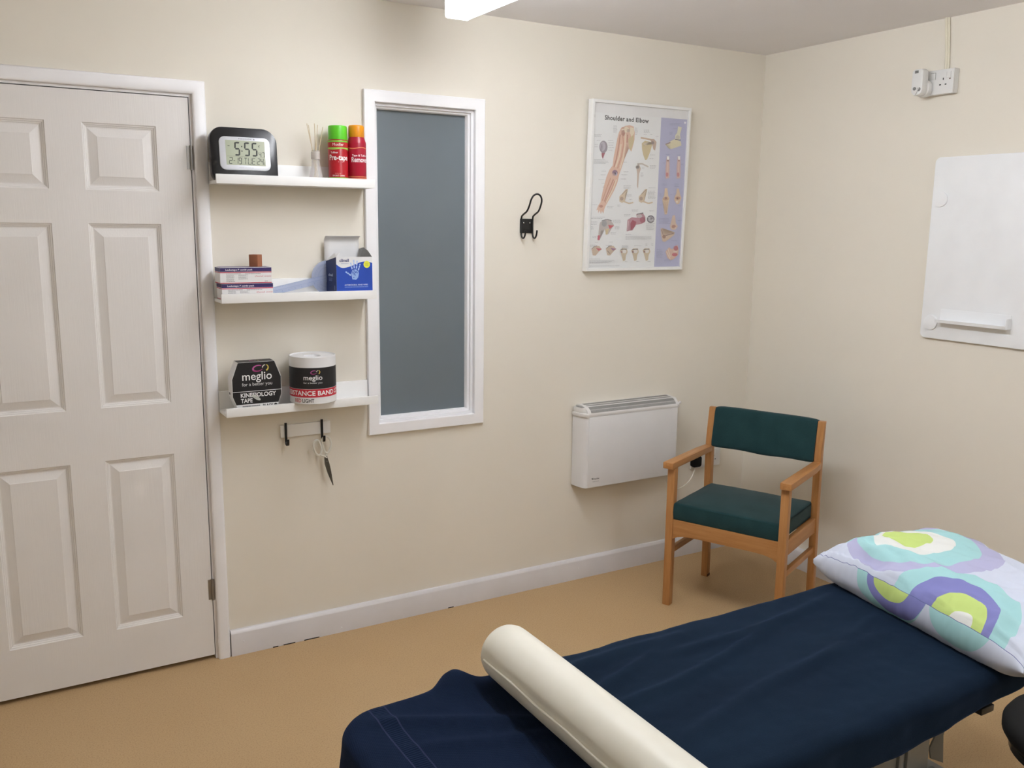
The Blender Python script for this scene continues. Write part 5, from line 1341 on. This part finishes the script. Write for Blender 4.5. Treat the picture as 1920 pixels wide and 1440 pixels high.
# ------------------------------------------------------------------ pillow
def pillow():
    A, B = Vector((-1.128, -1.435, 0)), Vector((-1.245, -2.145, 0)); Lu = (B - A).length
    U = (B - A).normalized(); V = Vector((-U.y, U.x, 0));
    if V.x < 0: V = -V
    Dv = 0.475; zb = CZ + 0.013; zc = zb + 0.048
    root = thing('pillow', (A + U * Lu / 2 + V * Dv / 2 + Vector((0, 0, zb)))[:], 'pillow in a white case printed with lime, aqua and lilac rings', 'pillow')
    b = BM(); uvl = b.loops.layers.uv.new('UVMap'); uvd = {}
    n, m = 110, 90
    def outline(s, t):
        # pinched sides, pointed corners
        u = 2 * s - 1; v = 2 * t - 1
        pu = 1 - 0.045 * (1 - v * v) * abs(u) ** 3; pv = 1 - 0.055 * (1 - u * u) * abs(v) ** 3
        return (0.5 + 0.5 * u * pu), (0.5 + 0.5 * v * pv)
    def prof(x, k): return max(0.0, 1 - abs(x) ** k) ** 0.5
    def P(s, t, top, k=1.0):
        ss, tt = outline(s, t); u = 2 * s - 1; v = 2 * t - 1
        h = prof(u, 9.0 if u < 0 else 5.0) * (prof(v, 4.5) if v < 0 else prof(v, 3.5))
        p = A + U * (ss * Lu) + V * (tt * Dv)
        wr = 0.007 * fbm((p.x * 8, p.y * 8, 2), 4) * min(1, h * 2) * (0.35 + 0.65 * min(1, max(0, (v + 0.9) / 0.2))) * k
        edge = math.exp(-((v + 1) / 0.25) ** 2)
        wr += 0.0008 * edge * math.sin(u * 38 + 4 * fbm((u * 3, v * 3, 0))) * min(1, h * 3) * k
        if top:
            wr += k * 0.013 * (1 - abs(fbm((p.x * 13 + 5, p.y * 7, 1), 2)) * 3.0) * min(1, h * 2) * (0.25 + 0.75 * max(0, fbm((p.x * 3, p.y * 3, 9), 2) + 0.5)) if v > -0.9 else 0
            wr += k * 0.012 * fbm((u * 17, v * 2.5, 5), 2) * math.exp(-((v + 0.95) / 0.16) ** 2) * math.exp(-((u + 0.9) / 0.5) ** 2) * min(1, h * 2)
            z = zc + h * (0.088 + 0.018 * math.exp(-((u + 0.45) / 0.5) ** 2)) + wr
            z += 0.012 * math.exp(-((u + 1) / 0.1) ** 2) * math.exp(-((v + 1) / 0.15) ** 2)
        else: z = zc - h * 0.075 + wr
        if not top:
            inb = sdf(p.x, p.y)[0] < 0.0
            z = max(z, zb) if inb else max(z, zb - 0.006)
        p.z = z
        return p
    def wv(q): return 0.5 - 0.5 * math.cos(PI * q)           # denser rows near the edges
    T_ = {}; Bt = {}
    for i in range(n + 1):
        for j in range(m + 1):
            s, t = wv(i / n), wv(j / m)
            T_[i, j] = b.verts.new(P(s, t, True))
            Bt[i, j] = T_[i, j] if (i in (0, n) or j in (0, m)) else b.verts.new(P(s, t, False))
            uvd[T_[i, j]] = (s * Lu, t)
    # uv: v measures surface distance back from the front crease, taken on the unwrinkled form
    crease = next(j for j in range(m + 1) if wv(j / m) > 0.016)
    for i in range(n + 1):
        Q = [P(wv(i / n), wv(j / m), True, 0.0) for j in range(m + 1)]
        d = 0; acc = {crease: 0.0}
        for j in range(crease + 1, m + 1): d += (Q[j] - Q[j - 1]).length; acc[j] = d
        d = 0
        for j in range(crease - 1, -1, -1): d -= (Q[j] - Q[j + 1]).length; acc[j] = d
        for j in range(m + 1): uvd[T_[i, j]] = (wv(i / n) * Lu, acc[j])
        for j in range(m + 1):
            if Bt[i, j] is not T_[i, j]: uvd[Bt[i, j]] = (wv(i / n) * Lu, acc[0] - (P(wv(i / n), wv(j / m), False, 0.0) - Q[0]).length)
    for i in range(n):
        for j in range(m):
            for D_, fl in ((T_, False), (Bt, True)):
                vs = [D_[i, j], D_[i + 1, j], D_[i + 1, j + 1], D_[i, j + 1]]
                if fl: vs.reverse()
                try: f = b.faces.new(vs)
                except ValueError: continue
                for l in f.loops: l[uvl].uv = uvd[l.vert]
    bmesh.ops.recalc_face_normals(b, faces=b.faces)
    link('pillowcase', b, 'pillow', root, angle=180)
pillow()

# ------------------------------------------------------------------ stool
def stool():
    c = Vector((-1.298, -2.338, 0)); zt = 0.572
    root = thing('stool', c[:], 'black padded stool at the near side of the couch', 'stool')
    b = BM(); r = 0.17
    lathe(b, [(r - 0.03, zt - 0.062), (r - 0.006, zt - 0.056), (r + 0.004, zt - 0.040), (r + 0.004, zt - 0.024), (r - 0.006, zt - 0.008), (r - 0.025, zt), (0.0, zt + 0.003)], c, 64, True, False); link('seat_pad', b, 'black_rubber', root, angle=50)
    b = BM(); lathe(b, [(r - 0.035, zt - 0.080), (r - 0.012, zt - 0.078), (r - 0.012, zt - 0.0625), (r - 0.035, zt - 0.0625)], c, 48); link('seat_base', b, 'black', root)
    b = BM(); lathe(b, [(0.025, 0.10), (0.025, 0.30), (0.014, 0.305), (0.014, zt - 0.08)], c, 24); link('gas_column', b, 'chrome', root)
    for k in range(5):
        a = 2 * PI * k / 5 + 0.3; d = Vector((math.cos(a), math.sin(a), 0))
        b = BM(); tube(b, [c + d * 0.01 + Vector((0, 0, 0.105)), c + d * 0.15 + Vector((0, 0, 0.085)), c + d * 0.27 + Vector((0, 0, 0.062))], [0.019, 0.016, 0.012], 10); link('base_arm', b, 'black', root)
        e = c + d * 0.26; b = BM()
        for s in (-1, 1):
            o = Vector((-d.y, d.x, 0)) * 0.011 * s
            g = bmesh.ops.create_cone(b, cap_ends=True, segments=20, radius1=0.025, radius2=0.025, depth=0.016, matrix=Matrix.Translation(e + o + Vector((0, 0, 0.0255))) @ Matrix.Rotation(a, 4, 'Z') @ Matrix.Rotation(PI / 2, 4, 'X'))
        link('castor', b, 'black', root)
stool()
